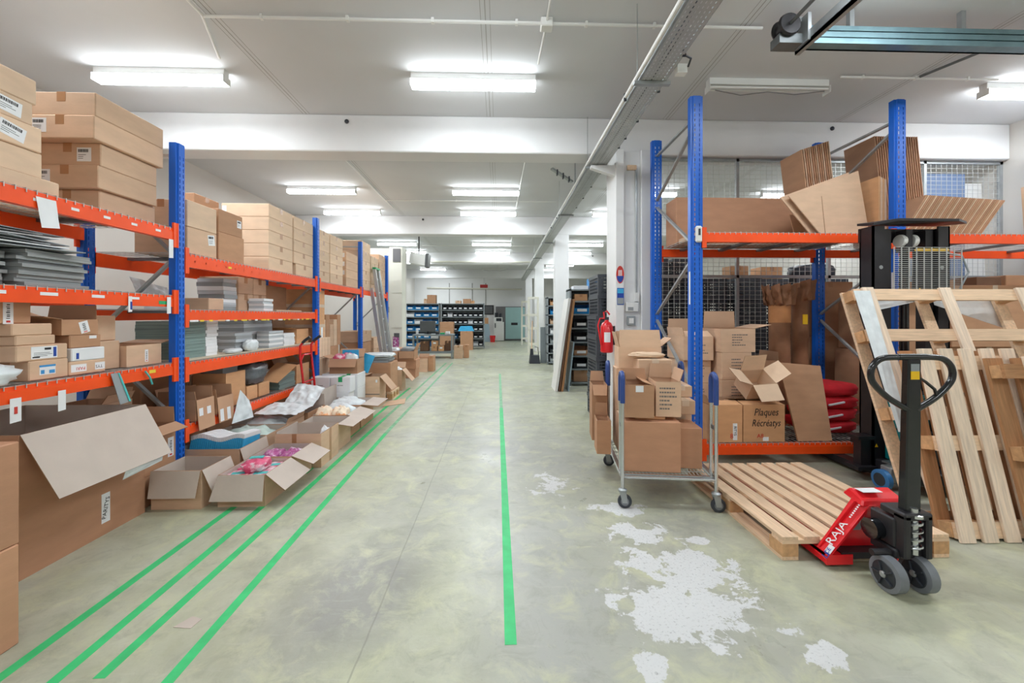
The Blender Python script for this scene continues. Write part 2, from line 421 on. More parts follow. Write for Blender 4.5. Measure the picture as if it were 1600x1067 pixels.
# ------------------------------------------------------------------ cartons
def sticker(root, face, dims, u, v, w, h, kind='plain', tilt=0.0, name='shipping_label'):
    """thin label on a face of a box with local extents dims = (x0,x1,y0,y1,z0,z1)"""
    x0, x1, y0, y1, z0, z1 = dims
    e = 0.0012
    if face == '-Y': o = Vector((x0 + (x1 - x0) * u, y0, z0 + (z1 - z0) * v)); ax, ay, nn = Vector((1, 0, 0)), Vector((0, 0, 1)), Vector((0, -1, 0))
    elif face == '+X': o = Vector((x1, y0 + (y1 - y0) * u, z0 + (z1 - z0) * v)); ax, ay, nn = Vector((0, 1, 0)), Vector((0, 0, 1)), Vector((1, 0, 0))
    elif face == '-X': o = Vector((x0, y0 + (y1 - y0) * (1 - u), z0 + (z1 - z0) * v)); ax, ay, nn = Vector((0, -1, 0)), Vector((0, 0, 1)), Vector((-1, 0, 0))
    else: o = Vector((x0 + (x1 - x0) * u, y0 + (y1 - y0) * v, z1)); ax, ay, nn = Vector((1, 0, 0)), Vector((0, 1, 0)), Vector((0, 0, 1))
    if tilt:
        q = Matrix.Rotation(R(tilt), 3, nn); ax = q @ ax; ay = q @ ay
    mb = MB(); mats = ['paper', 'ink', 'ink_blue', 'paper_blue', 'ink_red']
    def r(a0, a1, b0, b1, lift, mi): mb.obox(o + ax * (a0 - .5) * w + ay * (b0 - .5) * h + nn * lift * 0.0, ax * (a1 - a0) * w, ay * (b1 - b0) * h, nn * lift, mi)
    r(0, 1, 0, 1, e, 0)
    e2 = e * 1.6
    rnd = random.Random(int(w * 1e5) + int(v * 999))
    if kind in ('barcode', 'brand'):
        x = 0.1
        while x < 0.8 and kind == 'barcode':
            ww = rnd.uniform(0.02, 0.05); r(x, x + ww, 0.66, 0.88, e2, 1); x += ww + rnd.uniform(0.015, 0.03)
        for k in range(3): r(0.1, rnd.uniform(0.4, 0.8), 0.2 + k * 0.13, 0.23 + k * 0.13, e2, 1)
        if kind == 'brand':
            r(0.84, 0.96, 0.1, 0.9, e2, 2); r(0.5, 0.75, 0.7, 0.88, e2, 1); r(0.05, 0.32, 0.08, 0.18, e2, 1)
    elif kind == 'blue':
        r(0, 1, 0.8, 1, e2, 3); r(0.08, 0.3, 0.1, 0.5, e2, 3); r(0.6, 0.95, 0.1, 0.45, e2, 3)
    elif kind == 'tape':
        r(0.3, 0.7, 0.06, 0.14, e2, 4)
        for k in range(8): r(0.36 if k % 3 else 0.3, 0.66, 0.22 + k * 0.08, 0.22 + k * 0.08 + (0.045 if k % 2 else 0.03), e2, 1)
    elif kind == 'print':
        pass
    return mb.build(name, mats, root)
def printed(root, face, dims, u, v, w, h, n=5, m='ink_grey'):
    """rows of small printed text on a carton face"""
    x0, x1, y0, y1, z0, z1 = dims
    mb = MB(); rnd = random.Random(int(w * 1e4) + n)
    for k in range(n):
        zz = z0 + (z1 - z0) * v + h * (0.5 - (k + 0.5) / n); a = 0.0
        L0 = rnd.uniform(0.5, 1.0)
        while a < L0:
            ln = rnd.uniform(0.06, 0.16)
            if face == '-Y':
                xx = x0 + (x1 - x0) * u + (a - .5) * w; mb.box(xx, xx + ln * w, y0 - 0.0008, y0, zz, zz + h / n * 0.4)
            else:
                yy = y0 + (y1 - y0) * u + (a - .5) * w; mb.box(x1, x1 + 0.0008, yy, yy + ln * w, zz, zz + h / n * 0.4)
            a += ln + 0.03
    return mb.build('printing', m, root)
def carton(label, x0, x1, y0, y1, z0, z1, m='card_tan', rz=0.0, tape='y', group=None, stickers=(), cat='box', name='cardboard_box', tapem='tape_brown', jig=0.0):
    """closed carton; tape along 'x' or 'y' over the top and down both ends; the panels meet in real seams"""
    cx, cy = (x0 + x1) / 2, (y0 + y1) / 2; hx, hy, hz = (x1 - x0) / 2, (y1 - y0) / 2, z1 - z0
    mb = MB(); g = 0.0025
    # body below the lid flaps, then two lid flaps with a seam between them
    mb.box(-hx, hx, -hy, hy, 0, hz)
    o = mb.build(name, m, None, (cx, cy, z0), (0, 0, R(rz) + (random.uniform(-jig, jig) if jig else 0)), bevel=min(.0055, hz * .2))
    tag(o, label, cat, group)
    if tape:
        t = MB(); tw = min(0.03, hx * 0.4, hy * 0.4); e = 0.0008; dn = min(0.07, hz * 0.4)
        if tape == 'x':
            t.box(-hx - e, hx + e, -tw, tw, hz, hz + e); t.box(-hx - e, -hx, -tw, tw, hz - dn, hz); t.box(hx, hx + e, -tw, tw, hz - dn, hz)
        else:
            t.box(-tw, tw, -hy - e, hy + e, hz, hz + e); t.box(-tw, tw, -hy - e, -hy, hz - dn, hz); t.box(-tw, tw, hy, hy + e, hz - dn, hz)
        t.build('packing_tape', tapem, o)
    for st in stickers: sticker(o, st[0], (-hx, hx, -hy, hy, 0, hz), *st[1:])
    return o
def open_carton(label, x0, x1, y0, y1, z0, z1, flaps=None, m='card_tan', rz=0.0, group=None, stickers=(), cat='box', name='open_cardboard_box', rot=None, loc=None, trim=0.012, inner=None):
    """carton standing open: hollow body and hinged flaps; flaps = {'F','B','L','R': (degrees from upright outwards, length)}"""
    cx, cy = (x0 + x1) / 2, (y0 + y1) / 2; hx, hy, h = (x1 - x0) / 2, (y1 - y0) / 2, z1 - z0
    root = thing(name, label, cat, loc or (cx, cy, z0), R(rz), group, rot)
    t = 0.007; mats = [m, inner or ('card_in' if group == 'open cartons set out along the aisle' else {'card_brown': 'card_inner_brown', 'card_orange': 'card_tan', 'card_tan': 'card_inner_tan'}.get(m, m)), 'card_edge']
    mb = MB()
    mb.box(-hx, hx, -hy, hy, 0, t, (0, 1, 0, 0, 0, 0))
    mb.box(-hx, hx, -hy, -hy + t, t, h, (0, 2, 0, 0, 1, 0)); mb.box(-hx, hx, hy - t, hy, t, h, (0, 2, 1, 0, 0, 0))
    mb.box(-hx, -hx + t, -hy + t, hy - t, t, h, (0, 2, 0, 1, 0, 0)); mb.box(hx - t, hx, -hy + t, hy - t, t, h, (0, 2, 0, 0, 0, 1))
    mb.build('body', mats, root)
    out = {'F': (0, -1), 'B': (0, 1), 'L': (-1, 0), 'R': (1, 0)}
    for k, (an, ln) in (flaps or {}).items():
        ox, oy = out[k]; o3 = Vector((ox, oy, 0)); e3 = Vector((-oy, ox, 0))
        half = hx if k in 'FB' else hy
        hinge = Vector((ox * hx, oy * hy, h)) - (o3 * t if an < 90 else o3 * 0)
        a = R(an); d = Vector((0, 0, 1)) * math.cos(a) + o3 * math.sin(a); n = -o3 * math.cos(a) + Vector((0, 0, 1)) * math.sin(a)
        p0, p1 = hinge - e3 * (half - 0.002), hinge + e3 * (half - 0.002)
        q0, q1 = hinge + d * ln - e3 * (half - trim), hinge + d * ln + e3 * (half - trim)
        if an >= 90: p0, p1, q0, q1 = [q + o3 * 0.001 for q in (p0, p1, q0, q1)]
        tn = n * 0.005
        mb = MB(); mb.hexa((p0, p1, q1, q0, p0 + tn, p1 + tn, q1 + tn, q0 + tn), (0, 1, 2, 2, 2, 2))
        mb.build('flap', mats, root)
    for st in stickers: sticker(root, st[0], (-hx, hx, -hy, hy, 0, h), *st[1:])
    return root
def blob(name, label, cat, c, size, m, seed=0, amp=0.18, group=None, rz=0.0, expo=0.7, nu=28, nv=16, flat=True, freq=2.2, within=None, zmax=None):
    """crumpled bag or cloth bundle resting on z = c[2]"""
    sx, sy, sz = size[0] / 2, size[1] / 2, size[2] / 2
    mb = MB(); off = Vector((seed * 7.3, seed * 3.1, seed * 1.7))
    def se(v, p): return math.copysign(abs(v) ** p, v)
    rows = []
    for i in range(nv + 1):
        th = math.pi * i / nv - math.pi / 2
        row = []
        for j in range(nu):
            ph = 2 * math.pi * j / nu
            d = Vector((se(math.cos(th), expo) * se(math.cos(ph), expo), se(math.cos(th), expo) * se(math.sin(ph), expo), se(math.sin(th), 0.8)))
            k = noise.noise(d * freq + off) * amp + noise.noise(d * freq * 2.6 + off) * amp * 0.6 + abs(noise.noise(d * freq * 4 + off)) * amp * 0.4
            p = d * (1 + k)
            z = p.z * sz + sz
            if flat and z < sz * 0.25: z = max(z, 0) * 0.5
            X, Y = p.x * sx, p.y * sy
            if within: X = min(max(X, within[0] - c[0]), within[1] - c[0]); Y = min(max(Y, within[2] - c[1]), within[3] - c[1])   # pressed against what holds it
            if zmax: z = min(z, zmax - c[2])
            row.append(len(mb.v)); mb.v.append((X, Y, max(z, 0.0)))
            if i in (0, nv): break
        rows.append(row)
    for i in range(nv):
        a, b = rows[i], rows[i + 1]
        for j in range(nu):
            j2 = (j + 1) % nu
            if len(a) == 1: mb.f.append((a[0], b[j2], b[j]))
            elif len(b) == 1: mb.f.append((a[j], a[j2], b[0]))
            else: mb.f.append((a[j], a[j2], b[j2], b[j]))
            mb.m.append(0)
    o = mb.build(name, m, None, c, (0, 0, R(rz)), smooth=True)
    o.data.set_sharp_from_angle(angle=R(80))
    return tag(o, label, cat, group)
def sheet(name, label, cat, p00, p10, p11, p01, m, amp=0.05, n=20, seed=0, thick=0.002, group=None, parent=None, freq=2.5):
    """crumpled film or paper over a quad"""
    p00, p10, p11, p01 = [Vector(p) for p in (p00, p10, p11, p01)]
    base = p00.copy(); mb = MB(); nn = (p10 - p00).cross(p01 - p00).normalized(); off = Vector((seed * 5.1, seed, 2 * seed))
    for i in range(n + 1):
        for j in range(n + 1):
            u, v = i / n, j / n
            p = (p00 * (1 - u) + p10 * u) * (1 - v) + (p01 * (1 - u) + p11 * u) * v
            e = min(1, 4 * min(u, 1 - u) + 0.35, 4 * min(v, 1 - v) + 0.35)
            q = Vector((u * freq, v * freq, 0)) + off
            d = noise.noise(q) + 0.6 * noise.noise(q * 2.3) + 0.5 * abs(noise.noise(q * 4.1))
            mb.v.append(tuple(p + nn * d * amp * e - base))
    k = n + 1; T = len(mb.v)
    for q in range(T): mb.v.append(tuple(Vector(mb.v[q]) - nn * thick))
    for i in range(n):
        for j in range(n):
            a, b, c2, d2 = i * k + j, (i + 1) * k + j, (i + 1) * k + j + 1, i * k + j + 1
            mb.f += [(a, b, c2, d2), (T + d2, T + c2, T + b, T + a)]; mb.m += [0, 0]
    for i in range(n):
        for (a, b) in ((i * k, (i + 1) * k), ((i + 1) * k + n, i * k + n), (i + 1, i), (n * k + i, n * k + i + 1)):
            mb.f.append((b, a, T + a, T + b)); mb.m.append(0)
    o = mb.build(name, m, parent, base, None, smooth=True)
    o.data.set_sharp_from_angle(angle=R(70))
    if label: tag(o, label, cat, group)
    return o
ORD = ['lowest', 'second', 'third', 'fourth', 'fifth', 'sixth', 'seventh', 'eighth']
def rank(i, n): return 'bottom' if i == 0 else ('topmost' if i == n - 1 else ORD[i] + ' up')
# ------------------------------------------------------------------ the room shell
XL, XR, YB, YF, ZC = -5.4, 7.1, -4.0, 25.7, 4.17
BEAMS = (-0.6, 5.4, 10.8, 17.0, 23.2)
floor = struct(MB().box(XL - .2, XR + .2, YB - .2, YF + .2, -0.12, 0).build('floor', 'floor_concrete'))
ceil = struct(MB().box(XL - .2, XR + .2, YB - .2, YF + .2, ZC, ZC + 0.15).build('ceiling', 'ceiling_paint'))
struct(MB().box(XL - .2, XL, YB, YF, 0, ZC).build('wall_left', 'wall_paint'))
struct(MB().box(XR, XR + .2, YB, YF, 0, ZC).build('wall_right', 'wall_paint'))
struct(MB().box(XL, XR, YF, YF + .2, 0, ZC).build('wall_far', 'wall_white'))
struct(MB().box(XL, XR, YB - .2, YB, 0, ZC).build('wall_near', 'wall_paint'))
struct(MB().box(-30, 30, -34, YB - .2, -.12, -.01).build('ground_outside', 'joint_grey'))
struct(MB().box(XL, -2.63, 11.25, 11.45, 0, 3.38).build('wall_partition', 'wall_paint'))
for y in BEAMS: struct(MB().box(XL, XR, y, y + 0.34, 3.685, ZC).build('ceiling_beam', 'white_paint', bevel=0.012))
# vertical cover strips on the far wall
for x in (-3.2, -1.75, -0.9): struct(MB().box(x - .03, x + .03, YF - .02, YF, 0, 3.6).build('trim_1', 'joint_grey'))
# floor lines (tape), children of the floor
def fline(x0, y0, x1, y1, wd=0.05, m='floor_green'):
    a, b = Vector((x0, y0, 0)), Vector((x1, y1, 0)); d = (b - a).normalized(); n = Vector((-d.y, d.x, 0)) * wd / 2
    MB().prism([a - n, a + n, b + n, b - n], (0, 0, 0.0012), 0).build('floor_line', m, floor)
fline(-2.06, 0.6, -2.09, 3.3); fline(-1.80, 0.6, -1.89, 3.9); fline(-1.66, 1.72, -1.69, 6.0); fline(-1.33, 0.6, -1.46, 5.2); fline(-1.69, 6.0, -1.72, 13.0, .05, 'floor_green_worn'); fline(-1.46, 5.2, -1.52, 13.0, .05, 'floor_green_worn')
fline(-2.09, 3.27, -1.86, 3.27); fline(0.05, 1.84, 0.022, 6.6, 0.055); fline(0.022, 6.6, 0.0, 10.5, 0.05, 'floor_green_worn'); fline(-1.86, 3.9, -1.88, 8.5)
# ceiling joints between the precast slabs
for x in (-2.55, -0.13, 2.25, 4.62):
    for a, b in ((YB, 5.4), (5.74, 10.8), (11.14, 17.0), (17.34, 23.2)):
        mb = MB()
        mb.box(x - .004, x + .004, a, b, ZC - .0015, ZC); mb.box(x - .045, x - .04, a, b, ZC - .001, ZC); mb.box(x + .04, x + .045, a, b, ZC - .001, ZC)
        mb.build('ceiling_joint', 'joint_grey', ceil)
# columns down the middle
def column(label_y, x0, x1, y0, y1):
    mb = MB()
    mb.box(x0, x0 + .11, y0, y1, 0, 3.69); mb.box(x1 - .12, x1, y0, y1, 0, 3.69); mb.box(x0 + .11, x1 - .12, y0 + .05, y1 - .05, 0, 3.69)
    return struct(mb.build('column', 'white_paint', bevel=0.006))
column(0, 1.52, 1.98, 5.24, 5.7)
for y in (10.8, 17.0, 23.2): struct(MB().box(1.48, 1.86, y, y + .34, 0, 3.69).build('column', 'white_paint', bevel=0.01))
# round black sensors in the beam faces
for i, (px, py, y) in enumerate(((542, 190, 5.4), (1300, 201, 5.4), (661, 343, 10.8), (926, 400, 17.0))):
    p = AY(px, py, y)
    o = MB().lathe((0, 0, 0), (0, -1, 0), [(0, .028), (.012, .028), (.022, .018), (.028, .006)], 14).build('beam_sensor', 'plastic_black', None, p, smooth=True)
    tag(o, ('small round black sensor on the first beam, above the aisle', 'small round black sensor on the first beam, above the blue racking by the mesh',
            'small round black sensor on the second ceiling beam above the aisle', 'small round black sensor on the third ceiling beam beside the columns')[i], 'sensor')

# ------------------------------------------------------------------ fluorescent fixtures (the lamps of the hall)
def fixture_mesh():
    h = MB(); h.box(-.685, .685, -.04, .04, .078, .15); h.box(-.69, -.685, -.06, .06, .005, .08); h.box(.685, .69, -.06, .06, .005, .08)
    hm = h.mesh('housing', 'white_plastic')
    d = MB()
    d.prism([(-.684, -.06, .01), (-.684, -.05, .078), (-.684, .05, .078), (-.684, .06, .01)], (1.368, 0, 0))
    dm = d.mesh('diffuser', ['tube_light', 'white_plastic'])
    for p in dm.polygons:
        if p.normal.z > .5: p.material_index = 1
    return hm, dm
HM, DM = fixture_mesh()
def fixture(x, y, label, on=True, off=''):
    t = thing('ceiling_light' + off, label, 'light', (x, y, ZC - .15), 0, 'fluorescent ceiling lights')
    link('housing', HM, t)
    if on:
        link('diffuser' + off, DM, t)
        L = bpy.data.lights.new('tube_lamp' + off, 'AREA'); L.shape = 'RECTANGLE'; L.size = 1.35; L.size_y = 0.11; L.energy = LAMP_W; L.color = (0.89, 0.962, 1.0)
        o = link('tube_lamp' + off, L, t, (0, 0, -0.01))
    else:
        mb = MB(); mb.cyl((-.68, -.03, .05), (.68, -.03, .05), .013, 8); mb.cyl((-.68, .03, .05), (.68, .03, .05), .013, 8)
        mb.build('tube', 'white_plastic', t)
        mb = MB(); mb.tube([(-.6, .0, .03), (-.3, .02, -.01), (0, 0, .02), (.3, -.02, -.015), (.66, 0, .04)], .005, 6); mb.build('cable', 'grey_plastic', t)
    return t
XC = {'racking': (-3.66, 'over the pallet racking'), 'aisle': (-0.29, 'over the aisle'), 'storage': (3.03, 'over the storage side'), 'wall': (6.25, 'by the wall beyond the storage side')}
# the fittings that the photograph shows, lit or unlit
for y, rn, on, dead in ((4.48, 'first', ('racking', 'aisle', 'wall'), ('storage',)), (8.42, 'second', ('racking', 'aisle', 'storage', 'wall'), ()), (10.14, 'third', ('racking', 'aisle', 'storage'), ()), (14.5, 'fourth', ('racking', 'aisle', 'storage'), ()),
                        (16.4, 'fifth', ('racking', 'aisle', 'storage'), ()), (20.3, 'sixth', ('storage',), ()), (22.3, 'seventh', ('racking', 'storage'), ('aisle',))):
    for k in on: fixture(XC[k][0], y, 'white fluorescent ceiling light in the %s row, %s' % (rn, XC[k][1]))
    for k in dead: fixture(XC[k][0], y, 'unlit grey fluorescent fitting with bare tubes above the mesh cage racking' if y < 5 else 'unlit fluorescent fitting near the far wall over the aisle', False)
fixture(-3.66, 24.0, 'white fluorescent ceiling light before the far wall above the blue bin shelving')
# the same ceiling rows go on above and behind the camera
for y, rn in ((2.75, 'overhead'), (-1.8, 'entrance')):
    for k, (x, cn) in XC.items(): fixture(x, y, 'white fluorescent ceiling light ' + cn + (' before the first row' if y > 0 else ' at the entrance wall'), True, '_%s_%s_offscreen' % (k, rn))
# ------------------------------------------------------------------ conduits on the ceiling
def pipe(label, pts, r=0.014, m='white_plastic', clips=(), name='conduit', box=None):
    t = thing(name, label, 'pipe', pts[0])
    o = Vector(pts[0])
    MB().tube([Vector(p) - o for p in pts], r, 10).build('tube', m, t, smooth=True)
    for p in clips:
        q = Vector(p) - o; MB().box(q.x - .012, q.x + .012, q.y - r - .004, q.y + r + .004, q.z - r - .004, q.z + r + .01).build('clip', m, t)
    if box:
        q = Vector(box) - o; MB().box(q.x - .055, q.x + .055, q.y - .05, q.y + .05, q.z - .05, q.z + .03).build('junction_box', 'white_plastic', t, bevel=.008)
    return t
zc = ZC - .035
pipe('white conduit crossing the ceiling before the first beam', [(-2.6, 3.62, zc), (2.4, 3.62, zc)], clips=[(x, 3.62, zc) for x in (-2.1, -1.35, -.6, .15, .78, 1.4)], box=(.42, 3.62, zc))
pipe('thin white conduit feeding the first aisle light', [(.42, 1.2, zc), (.42, 3.57, zc), (.40, 4.2, zc)], .011)
pipe('white conduit running along the ceiling joint above the racking', [(-2.6, 1.0, zc), (-2.6, 3.6, zc), (-2.86, 4.2, zc)], .013)
pipe('white conduit feeding the light over the mesh cage', [(3.75, 4.33, zc), (5.55, 4.33, zc)], .012, clips=[(4.0, 4.33, zc), (4.6, 4.33, zc), (5.2, 4.33, zc)])
pipe('dark conduit slanting over the blue racking by the cage', [(4.95, 3.5, zc), (4.62, 4.3, zc)], .014, 'galv_dark')
pipe('white conduit crossing the ceiling between the first and second beam', [(-2.6, 9.25, zc), (1.3, 9.25, zc)], .013, clips=[(x, 9.25, zc) for x in (-1.8, -1., -.2)])
pipe('white conduit feeding the second row aisle lights', [(.45, 5.75, zc), (.41, 8.2, zc), (.40, 9.9, zc)], .013)
pipe('white conduit along the ceiling joint above the stacked cartons', [(-2.6, 5.75, zc), (-2.6, 9.9, zc)], .013)
pipe('grey pipe dropping from the ceiling to the cable tray', [(.4, 6.3, zc), (1.18, 6.3, zc), (1.18, 6.3, 3.55)], .013, 'galv', name='cable_pipe')
pipe('white conduit crossing the ceiling between the second and third beam', [(-2.9, 15.1, zc), (3.2, 15.1, zc)], .016)
pipe('white pipe slung along the third ceiling beam', [(-2.9, 16.9, 3.78), (1.4, 16.9, 3.78)], .04, 'cream_steel', name='pipe')
pipe('white pipe running along the far wall', [(-4.6, 25.64, 3.3), (1.4, 25.64, 3.2)], .05, 'cream_steel', name='pipe')
pipe('thin white conduit feeding the fourth row aisle light', [(.4, 11.2, zc), (.4, 14.2, zc)], .013)

# ------------------------------------------------------------------ perforated cable tray
t = thing('cable_tray', 'long perforated steel cable tray hung along the columns', 'cable tray', (1.3, 1.0, 3.50))
mb = MB(); mb.box(-.10, .11, 0, 21.5, 0, .003)
mb.build('tray_bottom', 'tray_steel', t)
mb = MB(); mb.box(-.103, -.10, 0, 21.5, 0, .055); mb.box(.11, .113, 0, 21.5, 0, .055); mb.build('tray_side', 'galv', t)
MB().tube([(-.135, 0, .03), (-.135, 10, .03), (-.135, 21.4, .03)], .018, 10).build('conduit', 'white_plastic', t, smooth=True)
MB().tube([(-.04, 0, .03), (.0, 3, .03), (-.03, 8, .03), (.02, 21, .03)], .016, 8).build('cable', 'rubber_dark', t)
for y in (2.4, 4.35, 6.9, 9.9, 12.8, 16.2):
    mb = MB(); mb.box(-.16, .15, y - .02, y + .02, -.03, -.004); mb.build('bracket', 'galv', t)
    mb = MB(); mb.cyl((-.13, y, -.02), (-.13, y, .66), .004, 6); mb.build('hanger_rod', 'galv', t)
for y in (1.0, 1.5, 2.05, 2.55, 2.7, 3.1, 3.5, 3.75, 4.6, 5.2, 5.8, 6.4, 7.2, 8.1):
    sx = .112 if int(y * 10) % 3 else -.14
    MB().box(sx - .012, sx + .012, y - .008, y + .008, -.008, .06).build('cable_tie', 'plastic_black', t)
mb = MB(); mb.box(.12, .2, 2.18, 2.24, -.05, .02); mb.build('socket_box', 'white_plastic', t)
MB().tube([(.12, 2.05, .0), (.19, 2.1, .01), (.2, 2.17, -.01)], .008, 6).build('cable_loop', 'rubber_dark', t)
# arm from the first column to the tray
t = thing('tray_bracket', 'white steel arm carrying the cable tray at the first column', 'bracket', (1.4, 5.3, 3.4))
mb = MB(); mb.hexa(((-.2, -.04, .05), (.14, -.04, -.06), (.14, .04, -.06), (-.2, .04, .05), (-.2, -.04, .085), (.14, -.04, .085), (.14, .04, .085), (-.2, .04, .085)))
mb.build('arm', 'white_paint', t)
# short cable ladder beside the tray
t = thing('cable_ladder', 'short loose length of cable trunking beside the tray', 'trunking', (.98, 6.15, 3.62))
mb = MB(); mb.bar((-.2, -.1, .1), (.15, .12, -.02), .05, .03); mb.build('trunking', 'galv', t)
for k in range(3): MB().box(-.12 + k * .1, -.1 + k * .1, -.08 + k * .06, -.02 + k * .06, .02 - k * .03, .1 - k * .03).build('clip', 'plastic_black', t)

# ------------------------------------------------------------------ overhead sectional-door track
t = thing('door_track', 'galvanised overhead door rail with cable drum under the ceiling', 'door rail', (2.45, 3.42, 3.85))
mb = MB()
mb.box(.18, 3.6, -.05, .05, -.01, .035); mb.box(.18, 3.6, -.05, .05, .10, .14); mb.box(.18, 3.6, .03, .05, -.01, .14); mb.box(.18, 3.6, -.05, -.035, .045, .09)
mb.build('rail', 'galv_teal' if 'galv_teal' in M else 'galv', t)
mb = MB(); mb.lathe((0, -.1, .12), (0, 1, 0), [(0, .085), (.02, .095), (.03, .07), (.1, .07), (.11, .095), (.13, .085)], 20); mb.build('cable_drum', 'steel_black', t, smooth=True)
mb = MB(); mb.cyl((0, -.9, .14), (0, -.1, .12), .016, 10); mb.build('shaft', 'galv_dark', t)
mb = MB(); mb.box(.13, .16, -.12, .03, -.03, .2); mb.box(.1, .2, -.05, .03, .17, .21); mb.build('bearing_plate', 'galv', t)
mb = MB(); mb.box(.15, .19, -1.2, .06, -.05, -.01); mb.box(.15, .155, -1.2, .06, -.05, .06); mb.build('angle_rail', 'galv', t)
MB().box(-.07, .15, -.06, .06, -.02, .06).build('drum_bracket', 'galv_dark', t)
for x in (.6, 1.6, 2.6): MB().box(x - .02, x + .02, -.02, .02, .14, .32).build('hanger', 'galv', t)

# ------------------------------------------------------------------ wire mesh partition behind the racking
YM = 5.5
t = thing('mesh_partition', 'tall galvanised wire mesh partition fencing off the storage cage', 'mesh fence', (2.05, YM, 0))
W_ = XR - 2.05
for x in (0, 1.22, 2.52, 3.90, W_ - .04):
    MB().box(x, x + .04, -.02, .02, 0, 3.68).build('post', 'galv', t)
for z in (0.05, 2.03, 3.64):
    MB().box(0, W_, -.02, .02, z, z + .04).build('rail', 'galv', t)
for (a, b) in ((.04, 1.22), (1.26, 2.52), (2.56, 3.90), (3.94, W_ - .04)):
    for z0, z1 in ((.09, 2.03), (2.07, 3.64)):
        mb = MB(); n = round((b - a) / .077); k = round((z1 - z0) / .058)
        for i in range(n + 1): x = a + (b - a) * i / n; mb.box(x - .002, x + .002, -.004, 0, z0, z1)
        for i in range(k + 1): z = z0 + (z1 - z0) * i / k; mb.box(a, b, 0, .004, z - .002, z + .002)
        mb.build('mesh_panel', 'wire', t)
# ------------------------------------------------------------------ pallet racking kit
def wc(mb, name, mats, root, **k): return mb.build(name, mats, root, loc=-root.location, **k)
UPM = {}
def upright(root, x, y, zt, front, w=0.10, d=0.07):
    """slotted post; front is the world direction its slotted face looks to ('-Y' or '+X')"""
    key = (round(zt, 2), w)
    if key not in UPM:
        # folded sheet: open C section, its slots really punched
        q, h = .19 * w, .0045
        p = [(-.42 * w, d), (-.5 * w, d), (-.5 * w, .012), (-.35 * w, .012), (-.3 * w, 0), (-q - h, 0), (-q + h, 0), (q - h, 0), (q + h, 0), (.3 * w, 0), (.35 * w, .012), (.5 * w, .012), (.5 * w, d), (.42 * w, d)]
        zs = [0.0]
        for i in range(int((zt - .1) / .05)): zs += [.06 + i * .05, .09 + i * .05]
        zs.append(zt)
        me = folded('upright', 'rack_blue', [(x_, y_, 0) for x_, y_ in p], (0, 0, 1), zs, lambda i, j: i in (5, 7) and j % 2 == 1, .0025)
        ft = MB().box(-.065, .065, -.02, d + .02, 0, .006).mesh('foot_plate', 'rack_blue')
        UPM[key] = (me, ft)
    me, ft = UPM[key]
    o = link('upright', me, root, Vector((x, y, 0)) - root.location, (0, 0, R(90) if front == '+X' else 0))
    link('foot_plate', ft, o)
    return o
def folded(name, m, prof, vec, cuts, skip, thick=0.0, closed=False):
    """sheet folded along a profile and swept along vec with cut lines; skip(i, j) leaves a punched opening"""
    bm = bmesh.new(); vec = Vector(vec)
    rows = [[bm.verts.new(Vector(p) + vec * c) for p in prof] for c in cuts]; n = len(prof)
    for j in range(len(cuts) - 1):
        for i in range(n if closed else n - 1):
            if skip(i, j): continue
            k = (i + 1) % n; bm.faces.new((rows[j][i], rows[j][k], rows[j + 1][k], rows[j + 1][i]))
    bmesh.ops.recalc_face_normals(bm, faces=bm.faces)
    if thick: bmesh.ops.solidify(bm, geom=bm.faces[:], thickness=thick)
    me = bpy.data.meshes.new(name); bm.to_mesh(me); bm.free(); me.materials.append(M[m]); me.update()
    return me
def beam(root, p, q, z0, z1, out, labels=(), holes=()):
    """hollow box beam between two posts with hooked end plates; out = outward unit vector; holes are openings in its face"""
    p, q, out = Vector(p), Vector(q), Vector(out); d = (q - p).normalized(); L = (q - p).length
    h = z1 - z0; Z = Vector((0, 0, 1)); zh = z0 + h * .42
    prof = [p + Z * z0, p + Z * zh, p + Z * (zh + .014), p + Z * (z0 + h * .72), p - out * .007 + Z * (z0 + h * .72), p - out * .007 + Z * z1, p - out * .045 + Z * z1, p - out * .045 + Z * z0]
    cuts = [0.0]
    for u in holes: cuts += [u * L, u * L + .016]
    cuts.append(L)
    me = folded('beam', 'rack_orange', prof, d, cuts, (lambda i, j: i == 1 and j % 2 == 1) if holes else (lambda i, j: False), 0, True)
    b = link('beam', me, root, -root.location)
    for e, s in ((p, -1), (q, 1)):
        c = MB(); o = Vector((e.x, e.y, z0 - .06)) - out * .01
        c.obox(o - d * .0 if s < 0 else o - d * .035, d * .035, out * .016, (0, 0, h + .11))
        c.obox(o + (d * -.012 if s < 0 else d * 0), d * .012, out * .02, (0, 0, h + .11))
        c.build('end_plate', 'rack_orange', b)
    for (u, w, hh, m, dz) in labels:
        o = p + (q - p) * u; c = MB(); c.obox(Vector((o.x, o.y, z0 + h * .5 + dz - hh / 2)) + out * .0003, d * w, out * .001, (0, 0, hh)); c.build('location_label', m, b)
    return b
